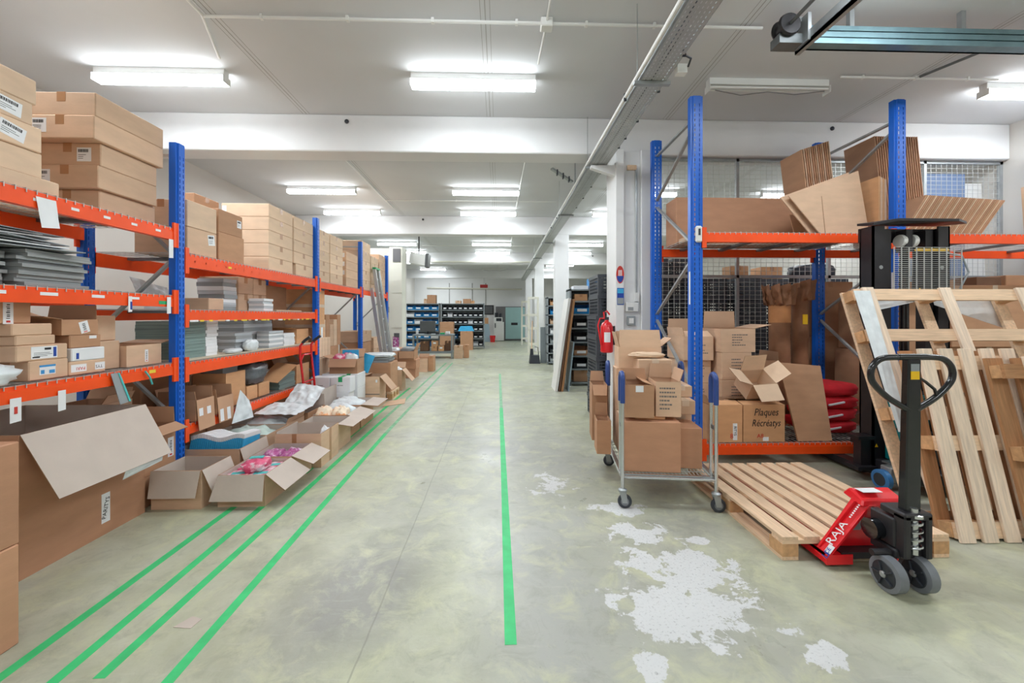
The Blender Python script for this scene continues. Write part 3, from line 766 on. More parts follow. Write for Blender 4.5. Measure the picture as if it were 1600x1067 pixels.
def wire_deck(root, a0, a1, b0, b1, z, run='X', front=1, pitch=.055):
    """welded wire deck: long wires across the depth b (b0 front, b1 back) hooked over the front beam, along a"""
    mb = MB(); r = .0022; n = int(round((a1 - a0) / pitch)); s = 1 if b1 > b0 else -1
    def bx(a, a2, b, b2, z0, z1):
        if run == 'X': mb.box(b, b2, a, a2, z0, z1)
        else: mb.box(a, a2, b, b2, z0, z1)
    for i in range(n + 1):
        a = a0 + (a1 - a0) * i / n
        bx(a - r, a + r, b0 - s * .012, b1, z, z + 2 * r)
        bx(a - r, a + r, b0 - s * .014, b0 - s * .010, z - .022, z + 2 * r)
    for k in range(9):
        b = b0 + (b1 - b0) * k / 8; bx(a0, a1, b - r, b + r, z - 2 * r, z)
    wc(mb, 'wire_deck', 'wire', root)
    for k in range(4):
        mb = MB(); a = a0 + (a1 - a0) * (k + .5) / 4; bx(a - .03, a + .03, b0, b1, z - .03, z - .005)
        wc(mb, 'deck_support', 'galv_dark', root)
def frame_brace(root, P, Q, nodes):
    """zig-zag struts between the front post point P and the rear post point Q; nodes = list of (end, z)"""
    P, Q = Vector(P), Vector(Q)
    for (e0, z0), (e1, z1) in zip(nodes, nodes[1:]):
        a = (P if e0 == 'f' else Q) + Vector((0, 0, z0)); b = (P if e1 == 'f' else Q) + Vector((0, 0, z1))
        wc(MB().bar(a, b, .032, .022), 'brace', 'galv', root)

# ------------------------------------------------------------------ the long racking along the wall
XF, XBK = -2.78, -3.62
UY = (0.93, 3.61, 6.27, 8.24, 10.11)
rack = thing('pallet_rack', 'long blue and orange pallet racking filled with cartons along the aisle', 'pallet rack', (-3.2, 0.9, 0))
for i, y in enumerate(UY):
    upright(rack, XF, y, 3.0, '+X'); upright(rack, XBK + .07, y, 3.0, '+X')
    frame_brace(rack, (XF - .05, y, 0), (XBK + .06, y, 0), [('f', 2.9), ('b', 2.9)])
    frame_brace(rack, (XF - .05, y, 0), (XBK + .06, y, 0), [('b', 2.75), ('f', 2.02), ('b', 1.3), ('f', .6), ('b', .15)])
LB = [(.06 + .085 * k, .035, .016, 'paper', -.01) for k in range(11)]
bays = [  # per bay: list of (z0, z1)
    [(1.0, 1.095), (1.58, 1.675), (2.15, 2.25)],
    [(0.44, 0.53), (0.975, 1.085), (1.46, 1.555), (1.94, 2.06)],
    [(0.12, 0.22), (1.94, 2.04)],
    [(0.12, 0.22), (1.94, 2.04)]]
for bi, lv in enumerate(bays):
    y0, y1 = UY[bi] + .05, UY[bi + 1] - .05
    for li, (z0, z1) in enumerate(lv):
        lab, hol = (), ()
        if bi == 0 and li == 2: lab = [(.42 + .083 * k, .05, .018, 'paper', .0) for k in range(7)]
        if bi == 0 and li == 1: lab = [(.50, .09, .02, 'paper', .01), (.60, .1, .02, 'paper', .01), (.72, .09, .02, 'paper', .01), (.83, .08, .018, 'paper', .01), (.93, .09, .028, 'tape_green', -.015)]
        if bi == 0 and li == 0: lab = [(.895, .06, .026, 'paper_yellow', .01)]
        if bi == 1 and li == 2: lab = [(.02 + .047 * k, .05 if k % 3 else .1, .016, ('paper', 'paper_yellow', 'paper_yellow', 'card_orange')[k % 4], -.05) for k in range(20)]
        if bi == 1 and li == 3: hol = [.04 + .055 * k for k in range(9)]; lab = [(.22, .05, .02, 'paper_yellow', .0)]
        if bi == 2 and li == 1: hol = [.05 + .1 * k for k in range(8)]
        beam(rack, (XF - .005, y0, 0), (XF - .005, y1, 0), z0, z1, (1, 0, 0), lab, hol)
        beam(rack, (XBK + .02, y0, 0), (XBK + .02, y1, 0), z0, z1, (-1, 0, 0))
        wire_deck(rack, y0 + .01, y1 - .01, XF - .02, XBK, z1 + .004, 'X')
Z1A, Z2A, Z3A = 1.105, 1.685, 2.26     # deck levels of bay one
W0, W1, W2, W3 = 0.54, 1.095, 1.565, 2.07   # deck levels of bay two
# chipboard sheets lying on the lower decks of the second bay
o = MB().box(XBK + .05, XF - .03, 3.70, 6.2, W1, W1 + .008).build('chipboard_sheet', 'board_tan'); tag(o, 'pale chipboard sheet lying on the empty front of a rack shelf', 'board')

def xbox(label, px0, px1, z0, yt, X=-2.84, depth=.3, m='card_tan', h=None, **k):
    """carton whose long side faces the aisle: pixels of its near and far edge give its reach along the shelf"""
    Y0 = AX(px0, 500, X).y; Y1 = AX(px1, 500, X).y
    z1 = z0 + h if h else AX(px0, yt, X).z
    return carton(label, X - depth, X, Y0, Y1, z0, z1, m, **k), z1

# top deck, bay one: five long cartons beside the first upright
G = 'long cartons stacked on the top rack deck'
st = [(-2.93, .46, 3.04, 3.52, .165), (-2.90, .47, 3.0, 3.5, .165), (-2.90, .47, 3.02, 3.5, .165), (-2.87, .47, 2.94, 3.53, .165), (-2.87, .47, 2.95, 3.53, .165)]
z = Z3A
for i, (X, dp, ya, yb, h) in enumerate(st):
    s = [('-Y', (.2, .74, .16, .18)[i - 1] if i else .3, (.55, .5, .55, .5)[i - 1] if i else .5, .1, .1, 'barcode')] if i in (1, 2, 3) else []
    if i == 2: s = [('-Y', .75, .5, .1, .1, 'barcode')]
    if i == 3: s = [('-Y', .2, .55, .1, .1, 'barcode')]
    if i == 1: s = [('-Y', .18, .5, .1, .1, 'barcode')]
    carton('long flat tan carton on the top deck by the first blue post, %s' % rank(i, 5), X - dp, X, ya, yb, z, z + h, 'card_tan', tape='y', group=G, stickers=s)
    z += h + .001
# shorter cartons nearer the end of that deck
z = Z3A
for i, (xa, xb, ya, yb, h, s) in enumerate(((-3.2, -2.83, 2.22, 2.68, .09, None), (-3.2, -2.85, 2.21, 2.60, .155, None), (-3.2, -2.84, 2.205, 2.59, .15, -12), (-3.2, -2.85, 2.24, 2.55, .135, -6), (-3.2, -2.85, 2.21, 2.57, .15, None))):
    sk = [('+X', .6, .5, .13, .085, 'barcode', s)] if s else []
    carton('pale carton in the stack above the hanging paper sheet, %s' % rank(i, 5), xa, xb, ya, yb, z, z + h, 'card_pale', tape='y', stickers=sk, group='short cartons on the top rack deck'); z += h + .001
z = Z3A
for i, (xb, ya, yb, h) in enumerate(((-2.83, 1.78, 2.18, .17), (-2.82, 1.8, 2.19, .15), (-2.79, 1.76, 2.17, .18), (-2.79, 1.75, 2.18, .17))):
    carton('taped tan carton stacked at the end of the top deck, %s' % rank(i, 4), xb - .4, xb, ya, yb, z, z + h, 'card_pale', tape='x', group='end cartons on the top rack deck',
           stickers=[('+X', .75, .5, .09, .11, 'barcode')] if i == 1 else []); z += h + .001
carton('tall pale carton standing behind the long flat cartons', -3.62, -3.41, 2.75, 3.3, Z3A, Z3A + .86, 'card_pale', tape=None)
z = Z3A
for i in range(4): carton('brown carton wedged between two stacks, %s of four' % rank(i, 4), -3.6, -3.36, 2.42, 2.72, z, z + .14, 'card_brown', tape='x', group='wedged cartons on the top deck'); z += .141

# top deck, bay two
z = W3
for i, (h, m) in enumerate(((.27, 'card_tan'), (.03, 'card_brown'), (.23, 'card_pale'))):
    if i == 1: continue
    carton(('wide tan carton with a tilted white tag just past the first blue post', '', 'pale carton lying on a wide tan carton just past the first blue post')[i], -3.3, -2.83, 3.74, 4.12, W3 + (0 if i == 0 else .2475), W3 + (.245 if i == 0 else .49), m, tape='y',
           stickers=[('+X', .8, .7, .09, .1, 'barcode', 8)] if i == 0 else [])
carton('brown carton with a white barcode tag above a wider one', -3.25, -2.84, 4.16, 4.54, W3 + .285, W3 + .52, 'card_brown', tape='y', stickers=[('+X', .85, .6, .07, .08, 'barcode')])
carton('brown carton under the one with the white barcode tag', -3.25, -2.83, 4.15, 4.55, W3, W3 + .284, 'card_brown', tape='y')
for i in range(5):
    z = W3 + i * .163
    carton('brown carton, near five-high column of the second bay, %s' % rank(i, 5), -3.4, -2.83, 5.03, 5.6, z, z + .161, 'card_pale', tape='x', group='five-high columns of cartons in the second bay',
           stickers=[('-Y', .06, .5, .05, .1, 'plain')])
    carton('brown carton, far five-high column of the second bay, %s' % rank(i, 5), -3.4, -2.83, 5.63 + (.06 if i == 0 else 0), 6.2, z, z + .161, 'card_pale', tape='x', group='five-high columns of cartons in the second bay')
for i in range(5):
    carton('dark brown carton, rear column of the second bay top deck, %s' % rank(i, 5), -3.62, -3.42, 4.62, 5.02, W3 + i * .163, W3 + i * .163 + .161, 'card_brown', tape='x', group='rear cartons in the second bay')
# top deck, bay three
Z3C = 2.05
for c, (ya, yb, n, h, nm) in enumerate(((6.36, 6.79, 5, .162, 'near'), (6.82, 7.36, 5, .164, 'middle'), (7.52, 8.12, 4, .16, 'taped far'))):
    for i in range(n):
        z = Z3C + i * (h + .001)
        carton('tan carton, %s column of the third bay top deck, %s' % (nm, rank(i, n)), -3.3, -2.83, ya, yb, z, z + h, 'card_pale' if c < 2 else 'card_tan', tape='y' if c == 2 else 'x', group='cartons on the third bay top deck',
               stickers=[('-Y', .85, .6, .08, .08, 'plain')] if c == 2 and i else [], tapem='tape_clear' if c == 2 else 'tape_brown')
# top deck, bay four
for c, (ya, yb, n, h, nm, m) in enumerate(((8.34, 8.9, 5, .2, 'near', 'card_pale'), (8.95, 9.48, 5, .155, 'middle', 'card_pale'), (9.55, 10.04, 5, .18, 'far', 'card_tan'))):
    for i in range(n):
        z = Z3C + i * (h + .001)
        carton('tan carton, %s column of the last bay top deck, %s' % (nm, rank(i, n)), -3.35, -2.83, ya, yb, z, z + h, m, tape='x', group='cartons on the last bay top deck')
carton('big dark brown carton on the top deck behind the ladder', -3.62, -3.37, 8.4, 9.6, Z3C, Z3C + 1.0, 'card_brown', tape='x')

# ------------------------------------------------------------------ middle deck, bay one: loose grey sheets
def ream(label, x0, x1, y0, y1, z0, n, th, m, group=None, spread=.02, cat='stack', name='paper_ream', tilt=0, seed=1):
    """bundle of separate packs, each a part, pushed slightly out of line"""
    t = thing(name, label, cat, ((x0 + x1) / 2, (y0 + y1) / 2, z0), R(tilt), group); rnd = random.Random(seed)
    hx, hy = (x1 - x0) / 2, (y1 - y0) / 2
    for k in range(n):
        a, b = rnd.uniform(-spread, spread), rnd.uniform(-spread, spread)
        MB().box(-hx + a, hx + a, -hy + b, hy + b, k * th, (k + 1) * th - .001).build('pack', m[k % len(m)] if isinstance(m, (list, tuple)) else m, t)
    return t
gs = [(-3.25, -2.86, 2.46, 2.86, 10, 'stacked grey plastic tray inserts under the paper sheet'), (-3.3, -2.88, 2.05, 2.42, 9, 'grey plastic tray inserts heaped beside a taller stack'), (-3.35, -2.92, 1.7, 2.0, 7, 'low heap of grey tray inserts at the rack end')]
for i, (xa, xb, ya, yb, n, lb) in enumerate(gs): ream(lb, xa, xb, ya, yb, Z2A, n, .022, 'grey_stack', 'grey tray inserts on the middle deck', .03, 'tray stack', 'tray_insert_stack', 3, i)
for i in range(7):
    o = MB().box(-.2, .2, -.26, .26, 0, .006).build('loose_sheet', ('paper_grey', 'paper', 'grey_stack')[i % 3], None, (-3.0 - .02 * i, 2.55 - .08 * (i % 3), Z2A + .226 + i * .019), (R(1.2), R(-1), R(-8 + 9 * (i % 4))))
    tag(o, 'thin grey sheet slipping off the heap of tray inserts', 'sheet', 'loose grey sheets on the middle deck')
# paper hung over the upper beam
t = thing('hanging_paper', 'white A4 sheet hanging from the top orange beam', 'paper', (XF + .002, 2.5, 2.22)); sheet('sheet', None, None, (.0, -.0, 0), (.0, .11, 0.0), (.012, .12, -.17), (.012, .02, -.185), 'paper', .004, 8, 3, .001, parent=t)
for lb, y, z, hh, ww, m in (('narrow white tag hanging by the blue post under the top deck', 3.47, 2.15, .16, .045, 'paper'), ('narrow white tag hanging under the lowest beam beside the big open carton', 2.62, 1.03, .13, .045, 'paper'), ('white tag with a dark clip hanging from the lowest orange beam', 2.37, 1.03, .14, .055, 'paper'),
                          ('blue and white tag hanging from the middle orange beam', 3.10, 1.65, .12, .03, 'paper'), ('curled white tag hanging near the first blue post', 3.45, 1.66, .14, .04, 'paper')):
    t = thing('hanging_tag', lb, 'tag', (XF + .003, y, z)); mb = MB(); mb.prism([(0, 0, -hh), (0, ww, -hh + .004), (0, ww, 0), (0, 0, 0)], (.0015, 0, 0)); mb.build('tag', m, t)
    if 'clip' in lb: MB().box(.0015, .004, .02, .035, -.09, -.05).build('clip', 'ink_red', t)
    if 'blue' in lb and 'post' not in lb: MB().box(.0015, .003, .015, .03, -.1, -.04).build('stripe', 'ink_blue', t)
# ------------------------------------------------------------------ lower deck, bay one
b1, zt = xbox('flat carton with a blue and white label at the front of the lower deck', 45, 107, Z1A, 565, depth=.28, stickers=[('+X', .45, .5, .09, .06, 'blue')])
b2, zt2 = xbox('flat carton with a wide white barcode label on the lower deck', 25, 106, zt + .001, 541, depth=.28, stickers=[('+X', .52, .5, .145, .075, 'brand')])
b3, zt3 = xbox('plain flat carton in the middle of the small stack on the lower deck', 24, 87, zt2 + .001, 525, depth=.26, X=-2.85)
b4, zt4 = xbox('topmost plain flat carton of the small stack on the lower deck', 18, 82, zt3 + .001, 506, depth=.26, X=-2.85)
xbox('brown carton with a lettered white tape standing on flat cartons', -20, 49, zt4 + .001, 468, depth=.26, X=-2.88, m='card_brown', tape=None, stickers=[('+X', .45, .5, .05, .14, 'tape')])
b5, zu = xbox('flat carton sealed with white lettered tape on the lower deck', 108, 165, Z1A, 566, depth=.25, stickers=[('+X', .25, .5, .1, .05, 'plain'), ('+X', .83, .5, .07, .05, 'plain')])
text('lettering', 'PARI', .03, 'ink_red', b5, (.126, -.05, .043), (R(90), R(180), R(90))); text('lettering', 'TYS', .03, 'ink', b5, (.126, .075, .043), (R(90), R(180), R(90)))
b6, zu2 = xbox('white fronted flat carton with a blue logo on the lower deck', 112, 164, zu + .001, 545, depth=.25, m='card_white', stickers=[('+X', .12, .5, .02, .045, 'plain')])
MB().box(.1262, .1275, -.085, -.068, .015, .055).build('logo', 'ink_blue', b6)
b7, zu3 = xbox('battered brown carton with a white torn label on the lower deck', 109, 158, zu2 + .001, 524, depth=.26, X=-2.86, m='card_brown', stickers=[('+X', .72, .8, .05, .02, 'plain')])
open_carton('open brown carton with torn flaps on top of the lower deck stack', -3.2, -2.86, 2.72, 2.96, zu3 + .002, zu3 + .105, {'L': (70, .14), 'B': (4, .1), 'F': (80, .1)}, 'card_brown', stickers=[('+X', .6, .5, .06, .08, 'tape', 15)])
carton('tall tan carton standing on end on the lower deck', -3.12, -2.92, 3.0, 3.19, Z1A, Z1A + .21, 'card_tan', tape='y'); carton('tan carton standing on a taller one on the lower deck', -3.14, -2.95, 3.0, 3.19, Z1A + .212, Z1A + .40, 'card_tan', tape='y')
open_carton('open tan carton with a flap laid back beside the first blue post', -3.22, -2.88, 3.2, 3.52, Z1A, Z1A + .165, {'L': (80, .16), 'B': (82, .15)}, 'card_tan', stickers=[('+X', .55, .45, .03, .1, 'tape')])
blob('plastic_bag', 'crumpled clear plastic bag bulging over the lower deck edge', 'bag', (-2.88, 2.28, Z1A), (.28, .3, .13), 'bag_clear', 3)
t = thing('hanging_straps', 'grey and aqua plastic straps hanging over the lower beam', 'straps', (XF + .004, 2.98, 1.09))
MB().prism([(0, -.02, 0), (0, .035, 0), (.03, .1, -.22), (.03, .02, -.23)], (.004, 0, 0)).build('strap', 'paper_grey', t); MB().prism([(.005, .03, 0), (.005, .042, 0), (.035, .1, -.22), (.035, .085, -.22)], (.004, 0, 0)).build('strap', 'aqua', t)
o = MB().tube([(0, 0, 0), (.01, .03, -.05), (.012, .05, -.11)], .007, 6).build('plastic_strip', 'aqua', None, (XF + .006, 3.24, 1.07)); tag(o, 'curled aqua plastic strip hanging from the lower beam', 'strip')
# on the floor below, bay one
open_carton('open carton with white lettered tape under the lower deck by the big carton', -3.5, -3.13, 3.27, 3.53, 0.45, 0.80, {'B': (20, .1), 'R': (30, .08)}, 'card_tan', stickers=[('-Y', .6, .6, .05, .12, 'tape'), ('-Y', .8, .5, .04, .2, 'plain')])
carton('plain brown carton raising an open one under the lower deck', -3.5, -3.13, 3.27, 3.53, 0, .449, 'card_brown')
# ------------------------------------------------------------------ bay two, decks below the top
ream('tall stack of grey printed catalogues beside a brown carton', -3.3, -3.02, 4.5, 4.72, W2, 8, .044, ['paper_grey', 'paper_stack', 'paper'], None, .008, 'stack', 'catalogue_stack', 0, 4)
ream('short stack of white printed sheets before a brown carton', -3.03, -2.85, 4.95, 5.15, W2, 5, .03, ['paper', 'paper_stack'], None, .006, 'stack', 'paper_stack', 0, 5)
for i, (xa, ya, yb, za) in enumerate(((-3.5, 4.8, 5.08, 0), (-3.5, 5.09, 5.36, 0), (-3.5, 4.8, 5.08, .2), (-3.5, 5.09, 5.36, .2))):
    carton('tan carton, %s of a block of four on the third rack deck' % ('lower near one', 'lower far one', 'upper near one', 'upper far one')[i], xa, -3.05, ya, yb, W2 + za, W2 + za + .199, 'card_tan', tape='x', group='block of four cartons on the third deck')
carton('long brown carton at the back of the third deck by the second post', -3.5, -3.2, 5.5, 6.15, W2 + .02, W2 + .36, 'card_brown', tape=None); carton('low grey carton beside the catalogue stack', -3.2, -2.95, 4.18, 4.4, W2, W2 + .12, 'card_tan', tape=None)
sheet('plastic_film', 'crumpled clear film standing at the back of the third deck', 'film', (-3.3, 3.85, W2), (-3.25, 4.2, W2), (-3.3, 4.1, W2 + .22), (-3.4, 3.8, W2 + .3), 'bag_clear', .05, 16, 2)
carton('flat tan carton lying on the third deck past the block of four', -3.3, -2.95, 5.42, 6.1, W2, W2 + .02, 'card_pale', tape=None)
ream('tall stack of greenish glass-like sheets beside the first blue post', -3.3, -2.93, 3.75, 4.1, W1 + .008, 11, .032, 'green_stack', None, .005, 'stack', 'sheet_stack', 0, 6)
ream('leaning pile of white booklets beside the greenish sheets', -3.2, -2.93, 4.12, 4.28, W1 + .008, 11, .032, 'paper', None, .008, 'stack', 'booklet_pile', 0, 7)
ream('wide stack of wrapped grey reams at the back of the second deck', -3.45, -3.05, 4.9, 5.5, W1 + .008, 8, .043, ['paper_stack', 'paper_grey'], None, .006, 'stack', 'ream_stack', 0, 8)
ream('low stack of grey booklets in front of the wrapped reams', -3.1, -2.92, 4.55, 4.85, W1 + .008, 6, .035, ['grey_stack', 'paper_stack'], None, .008, 'stack', 'booklet_stack', 0, 9)
ream('stack of pale grey reams with white covers on the second deck', -3.03, -2.88, 5.12, 5.45, W1 + .008, 7, .03, ['paper_stack', 'paper'], None, .006, 'stack', 'ream_stack', 0, 10)
ream('low stack of white reams toward the second blue post', -3.02, -2.88, 5.47, 5.75, W1 + .008, 6, .028, ['paper'], None, .006, 'stack', 'ream_stack', 0, 11)
blob('plastic_bag', 'clear plastic bag leaning on the low grey booklets', 'bag', (-2.86, 4.72, W1 + .008), (.09, .22, .13), 'bag_clear', 5, within=(-2.908, -2.81, 4.6, 4.86)); blob('plastic_bag', 'flat crumpled bag lying before the booklets on chipboard', 'bag', (-2.88, 4.44, W1 + .008), (.13, .22, .05), 'bag_clear', 6, within=(-2.96, -2.81, 4.31, 4.54))
carton('big brown carton at the back of the second deck', -3.58, -3.3, 5.55, 6.18, W1 + .01, W1 + .36, 'card_brown', tape=None); open_carton('open carton with an orange flap by the second blue post', -3.25, -2.9, 5.85, 6.2, W1 + .01, W1 + .22, {'L': (4, .15), 'F': (80, .14)}, 'card_orange')
# lowest deck, bay two
for i, (ya, yb, h) in enumerate(((3.76, 3.99, .19), (4.03, 4.27, .16))):
    o = open_carton(('brown open carton by the first post, its lettered flap hanging over the beam', 'brown open carton with a white strip, its flap hanging over the beam')[i], -3.12, -2.772, ya, yb, W0, W0 + h, {'R': (176, h + .09), 'L': (20, .1), 'B': (3, .1), 'F': (3, .08)}, 'card_brown')
    an = R(176); dd = Vector((math.sin(an), 0, math.cos(an))); nn = Vector((-math.cos(an), 0, math.sin(an))); hg = Vector((.175, 0, h)) + nn * .0055
    for k in range(2): MB().obox(hg + dd * (.08 + .04 * i) + Vector((0, -.09 + k * .1, 0)), (0, .05, 0), dd * (.07 + .05 * i), nn * .001).build('shipping_label', 'paper', o)
open_carton('open carton holding grey trays on the lowest deck', -3.2, -2.86, 4.3, 4.62, W0, W0 + .36, {'L': (10, .1)}, 'card_orange'); ream('grey plastic trays stuck in an open carton on the lowest deck', -3.15, -2.92, 4.34, 4.58, W0 + .2, 5, .05, 'grey_stack', None, .01, 'trays', 'tray_stack', 0, 12)
open_carton('small open carton with raised flaps on the lowest deck', -3.52, -3.22, 4.28, 4.6, W0 + .0, W0 + .22, {'R': (10, .12), 'B': (5, .12)}, 'card_tan'); carton('big brown carton at the back of the lowest deck', -3.54, -3.25, 3.75, 4.25, W0, W0 + .38, 'card_brown', tape=None)
blob('plastic_bag', 'shiny dark grey bag bulging on the lowest deck', 'bag', (-2.98, 4.86, W0 + .162), (.32, .44, .26), 'bag_dark', 8, .25, within=(-3.16, -2.8, 4.64, 5.12)); carton('small orange carton under the dark grey bag', -3.05, -2.86, 4.65, 4.85, W0, W0 + .16, 'card_orange', tape=None); carton('second small carton under the dark grey bag', -3.05, -2.86, 4.88, 5.1, W0, W0 + .16, 'card_orange', tape=None)
o = MB().box(-.14, .14, -.22, .22, 0, .006).build('cardboard_flap', 'card_orange', None, (-2.9, 5.35, W0 + .225), (R(24), R(6), R(-4))); tag(o, 'loose bent cardboard sheet poking out of the lowest deck', 'cardboard')
ream('low stack of greenish glass sheets on the lowest deck', -3.1, -2.86, 5.32, 5.72, W0, 6, .033, 'green_stack', None, .006, 'stack', 'sheet_stack', 0, 13); open_carton('open orange carton near the second post on the lowest deck', -3.2, -2.88, 5.8, 6.18, W0, W0 + .27, {'L': (30, .1)}, 'card_orange')
for i in range(3): carton('brown carton at the back of the lowest deck, number %s past the dark bag' % ('one', 'two', 'three')[i], -3.56, -3.3, 4.7 + i * .5, 5.15 + i * .5, W0, W0 + .33, 'card_brown', tape=None, group='back cartons on the lowest deck')
# ------------------------------------------------------------------ bays three and four, below the top deck
t_ = [('tall tan carton bound with clear tape past the second blue post', -3.35, -2.88, 6.38, 6.72, 1.02, 1.92, 'card_orange'), ('tan carton under the tall taped one past the second post', -3.35, -2.88, 6.38, 6.74, .232, 1.018, 'card_orange')]
for lb, xa, xb, ya, yb, za, zb, m in t_:
    o = carton(lb, xa, xb, ya, yb, za, zb, m, tape='x', tapem='tape_clear', stickers=[('+X', .7, .25, .08, .22, 'plain')] if za > 1 else [])
    if za > 1:
        mb = MB()
        for zz in (.3, .62):
            mb = MB(); mb.box(-.236, .2365, -.171, -.17, zz, zz + .05); mb.box(.235, .2365, -.171, .17, zz, zz + .05); mb.build('packing_tape', 'tape_clear', o)
for i in range(3):
    for j in range(4):
        carton('narrow pale carton in the block past the second post, tier %d place %d' % (i + 1, j + 1) if False else 'narrow pale carton in the block at the foot of the second blue post', -2.87, -2.80, 6.34 + j * .105, 6.44 + j * .105, .232 + i * .31, .232 + i * .31 + .305, 'card_pale', tape=None, group='narrow pale cartons at the second post')
for i in range(3):
    carton('tan carton in the stepped heap of the third bay, %s of three' % rank(i, 3), -3.3 - i * .06, -2.86 - i * .12, 7.0, 8.05 - i * .1, .232 + i * .24, .232 + i * .24 + .235, ('card_orange', 'card_tan', 'card_brown')[i], tape='x', group='stepped heap of cartons in the third bay')
for i in range(6):
    carton('upright narrow carton standing on the heap in the third bay', -3.4, -3.1, 6.95 + i * .17, 7.10 + i * .17, .95, 1.35 + .09 * (i % 3), ('card_tan', 'card_pale', 'card_brown')[i % 3], tape=None, group='upright cartons in the third bay')
for i in range(4):
    carton('brown carton at the foot of the last bay behind the ladder, %s of four' % rank(i, 4), -3.3, -2.88, 8.4, 9.0 + .05 * i, .232 + i * .24, .232 + i * .24 + .235, ('card_brown', 'card_tan')[i % 2], tape='x', group='cartons behind the ladder')
for i in range(3): carton('tan carton in the last bay by the white partition, %s of three' % rank(i, 3), -3.3, -2.88, 9.3, 9.9, .232 + i * .26, .232 + i * .26 + .255, 'card_tan', tape='x', group='cartons in the last bay')
# ------------------------------------------------------------------ cartons standing on the floor along the racking
o = open_carton('big open carton with a long flap hanging over the aisle', -3.6, -2.715, 2.36, 3.17, 0, .825, {'R': (151, .42)}, 'card_red', stickers=[('+X', .62, .22, .06, .2, 'plain'), ('+X', .58, .62, .05, .1, 'plain')], inner='card_in')
text('lettering', 'PARITYS', .04, 'ink', o, (.4445, .097, .18), (R(90), R(-78), R(90)))
sheet('plastic_strip', 'clear plastic strip caught under the flap of the big carton', 'strip', (-2.545, 2.8, .395), (-2.53, 3.1, .42), (-2.522, 3.1, .465), (-2.522, 2.8, .46), 'bag_clear', .005, 10, 4)
carton('pale carton standing on the floor before the big open carton', -2.75, -2.205, 1.32, 1.92, 0, .456, 'card_red', tape=None)
carton('pale carton stacked on another before the big open carton', -2.76, -2.21, 1.3, 1.925, .457, .925, 'card_red', tape=None)
GF = 'open cartons set out along the aisle'
open_carton('empty open carton beside the big carton with its front flap hanging down', -2.70, -2.32, 3.205, 3.54, 0, .30, {'F': (168, .2), 'R': (158, .2)}, 'card_tan', group=GF)
open_carton('open carton filled with a row of blue packets', -2.9, -2.33, 3.68, 4.09, 0, .31, {'R': (165, .15)}, 'card_tan', group=GF)
open_carton('open carton holding a pale green plastic bag', -2.93, -2.33, 4.11, 4.50, 0, .31, {}, 'card_tan', group=GF)
open_carton('open carton holding a white plastic bag behind the pale green one', -2.95, -2.35, 4.52, 4.92, 0, .31, {'R': (20, .06)}, 'card_tan', group=GF)
open_carton('open carton overflowing with clear film beside the lowest rack deck', -2.7, -2.32, 4.95, 5.42, 0, .33, {'B': (5, .14)}, 'card_brown', group=GF)
open_carton('open carton of pink bags with wide hanging flaps', -2.215, -1.85, 3.235, 3.62, 0, .25, {'F': (160, .19), 'R': (126, .2)}, 'card_tan', group=GF, trim=-.02)
open_carton('open carton of purple bags with one flap laid out', -2.215, -1.85, 3.635, 4.02, 0, .255, {'R': (112, .2)}, 'card_tan', group=GF)
o = open_carton('tall open carton closed by a brown tape strip, almost empty', -2.22, -1.77, 4.05, 4.48, 0, .335, {'L': (0, .0201)}, 'card_tan', group=GF)
mb = MB(); mb.box(-.06, -.015, -.2158, -.2152, .2, .335); mb.build('packing_tape', 'tape_brown', o); mb = MB(); mb.box(.2252, .2258, -.02, .03, .0, .335); mb.build('packing_tape', 'tape_brown', o)
open_carton('open carton with a tan flap leaning over the green lines', -2.25, -1.8, 4.52, 4.92, 0, .30, {'R': (100, .17)}, 'card_tan', group=GF)
open_carton('open carton of peach bags with one flap out over the aisle', -2.28, -1.86, 4.95, 5.42, 0, .30, {'R': (105, .22)}, 'card_brown', group=GF)
open_carton('open carton of clear bags with one tall flap standing up', -2.4, -1.86, 5.46, 5.98, 0, .31, {'L': (0, .2), 'R': (95, .22)}, 'card_brown', group=GF)
# contents
pk = MB().box(-.0075, .0075, -.13, .13, 0, .2).mesh('blue_packet', 'sky_blue'); tp = MB().box(-.0078, .0078, -.131, .131, .165, .203).mesh('header_card', 'paper')
for i in range(26):
    t = thing('blue_packet', 'thin blue packet with a white top in the row filling a carton', 'packet', (-2.845 + i * .0185, 3.90, .185 + .018 * math.sin(i * .35)), 0, 'blue packets in a carton', rot=(R(-6), R(6), 0))
    link('packet', pk, t); link('header_card', tp, t)
for i, (x, y, z, s) in enumerate(((-2.12, 3.335, .09, .17), (-1.945, 3.335, .08, .15), (-2.12, 3.52, .11, .18), (-1.945, 3.52, .09, .17), (-2.03, 3.43, .17, .16))):
    o = blob('pink_bag', 'pink printed bag in the carton with wide hanging flaps, ' + ('at its near corner', 'by the hanging side flap', 'at its rear corner', 'rear one by the side flap', 'lying on top')[i], 'bag', (x, y, .01 if i < 4 else .215), (.19, .2, .26 if i < 4 else .1), 'pink', 20 + i, .2, 'pink bags in a carton', within=((-2.207, -2.034, 3.243, 3.425), (-2.032, -1.858, 3.243, 3.425), (-2.207, -2.034, 3.427, 3.612), (-2.032, -1.858, 3.427, 3.612), (-2.16, -1.9, 3.3, 3.56))[i], zmax=.222 if i < 4 else None)
    mb = MB(); mb.obox((-.05, -.02, .208 if i < 4 else .1), (.1, .02, 0), (-.012, .05, 0), (0, 0, .006)); mb.build('band', 'aqua', o)
for i, (x, y) in enumerate(((-2.12, 3.83), (-1.945, 3.83))): blob('purple_bag', ('purple bag at the rear of the carton with one flap laid out', 'purple bag beside the laid out flap')[i], 'bag', (x, y, .01), (.17, .3, .235), 'purple', 30 + i, .25, 'purple bags in a carton', within=((-2.207, -2.034, 3.645, 4.01), (-2.032, -1.858, 3.645, 4.01))[i])
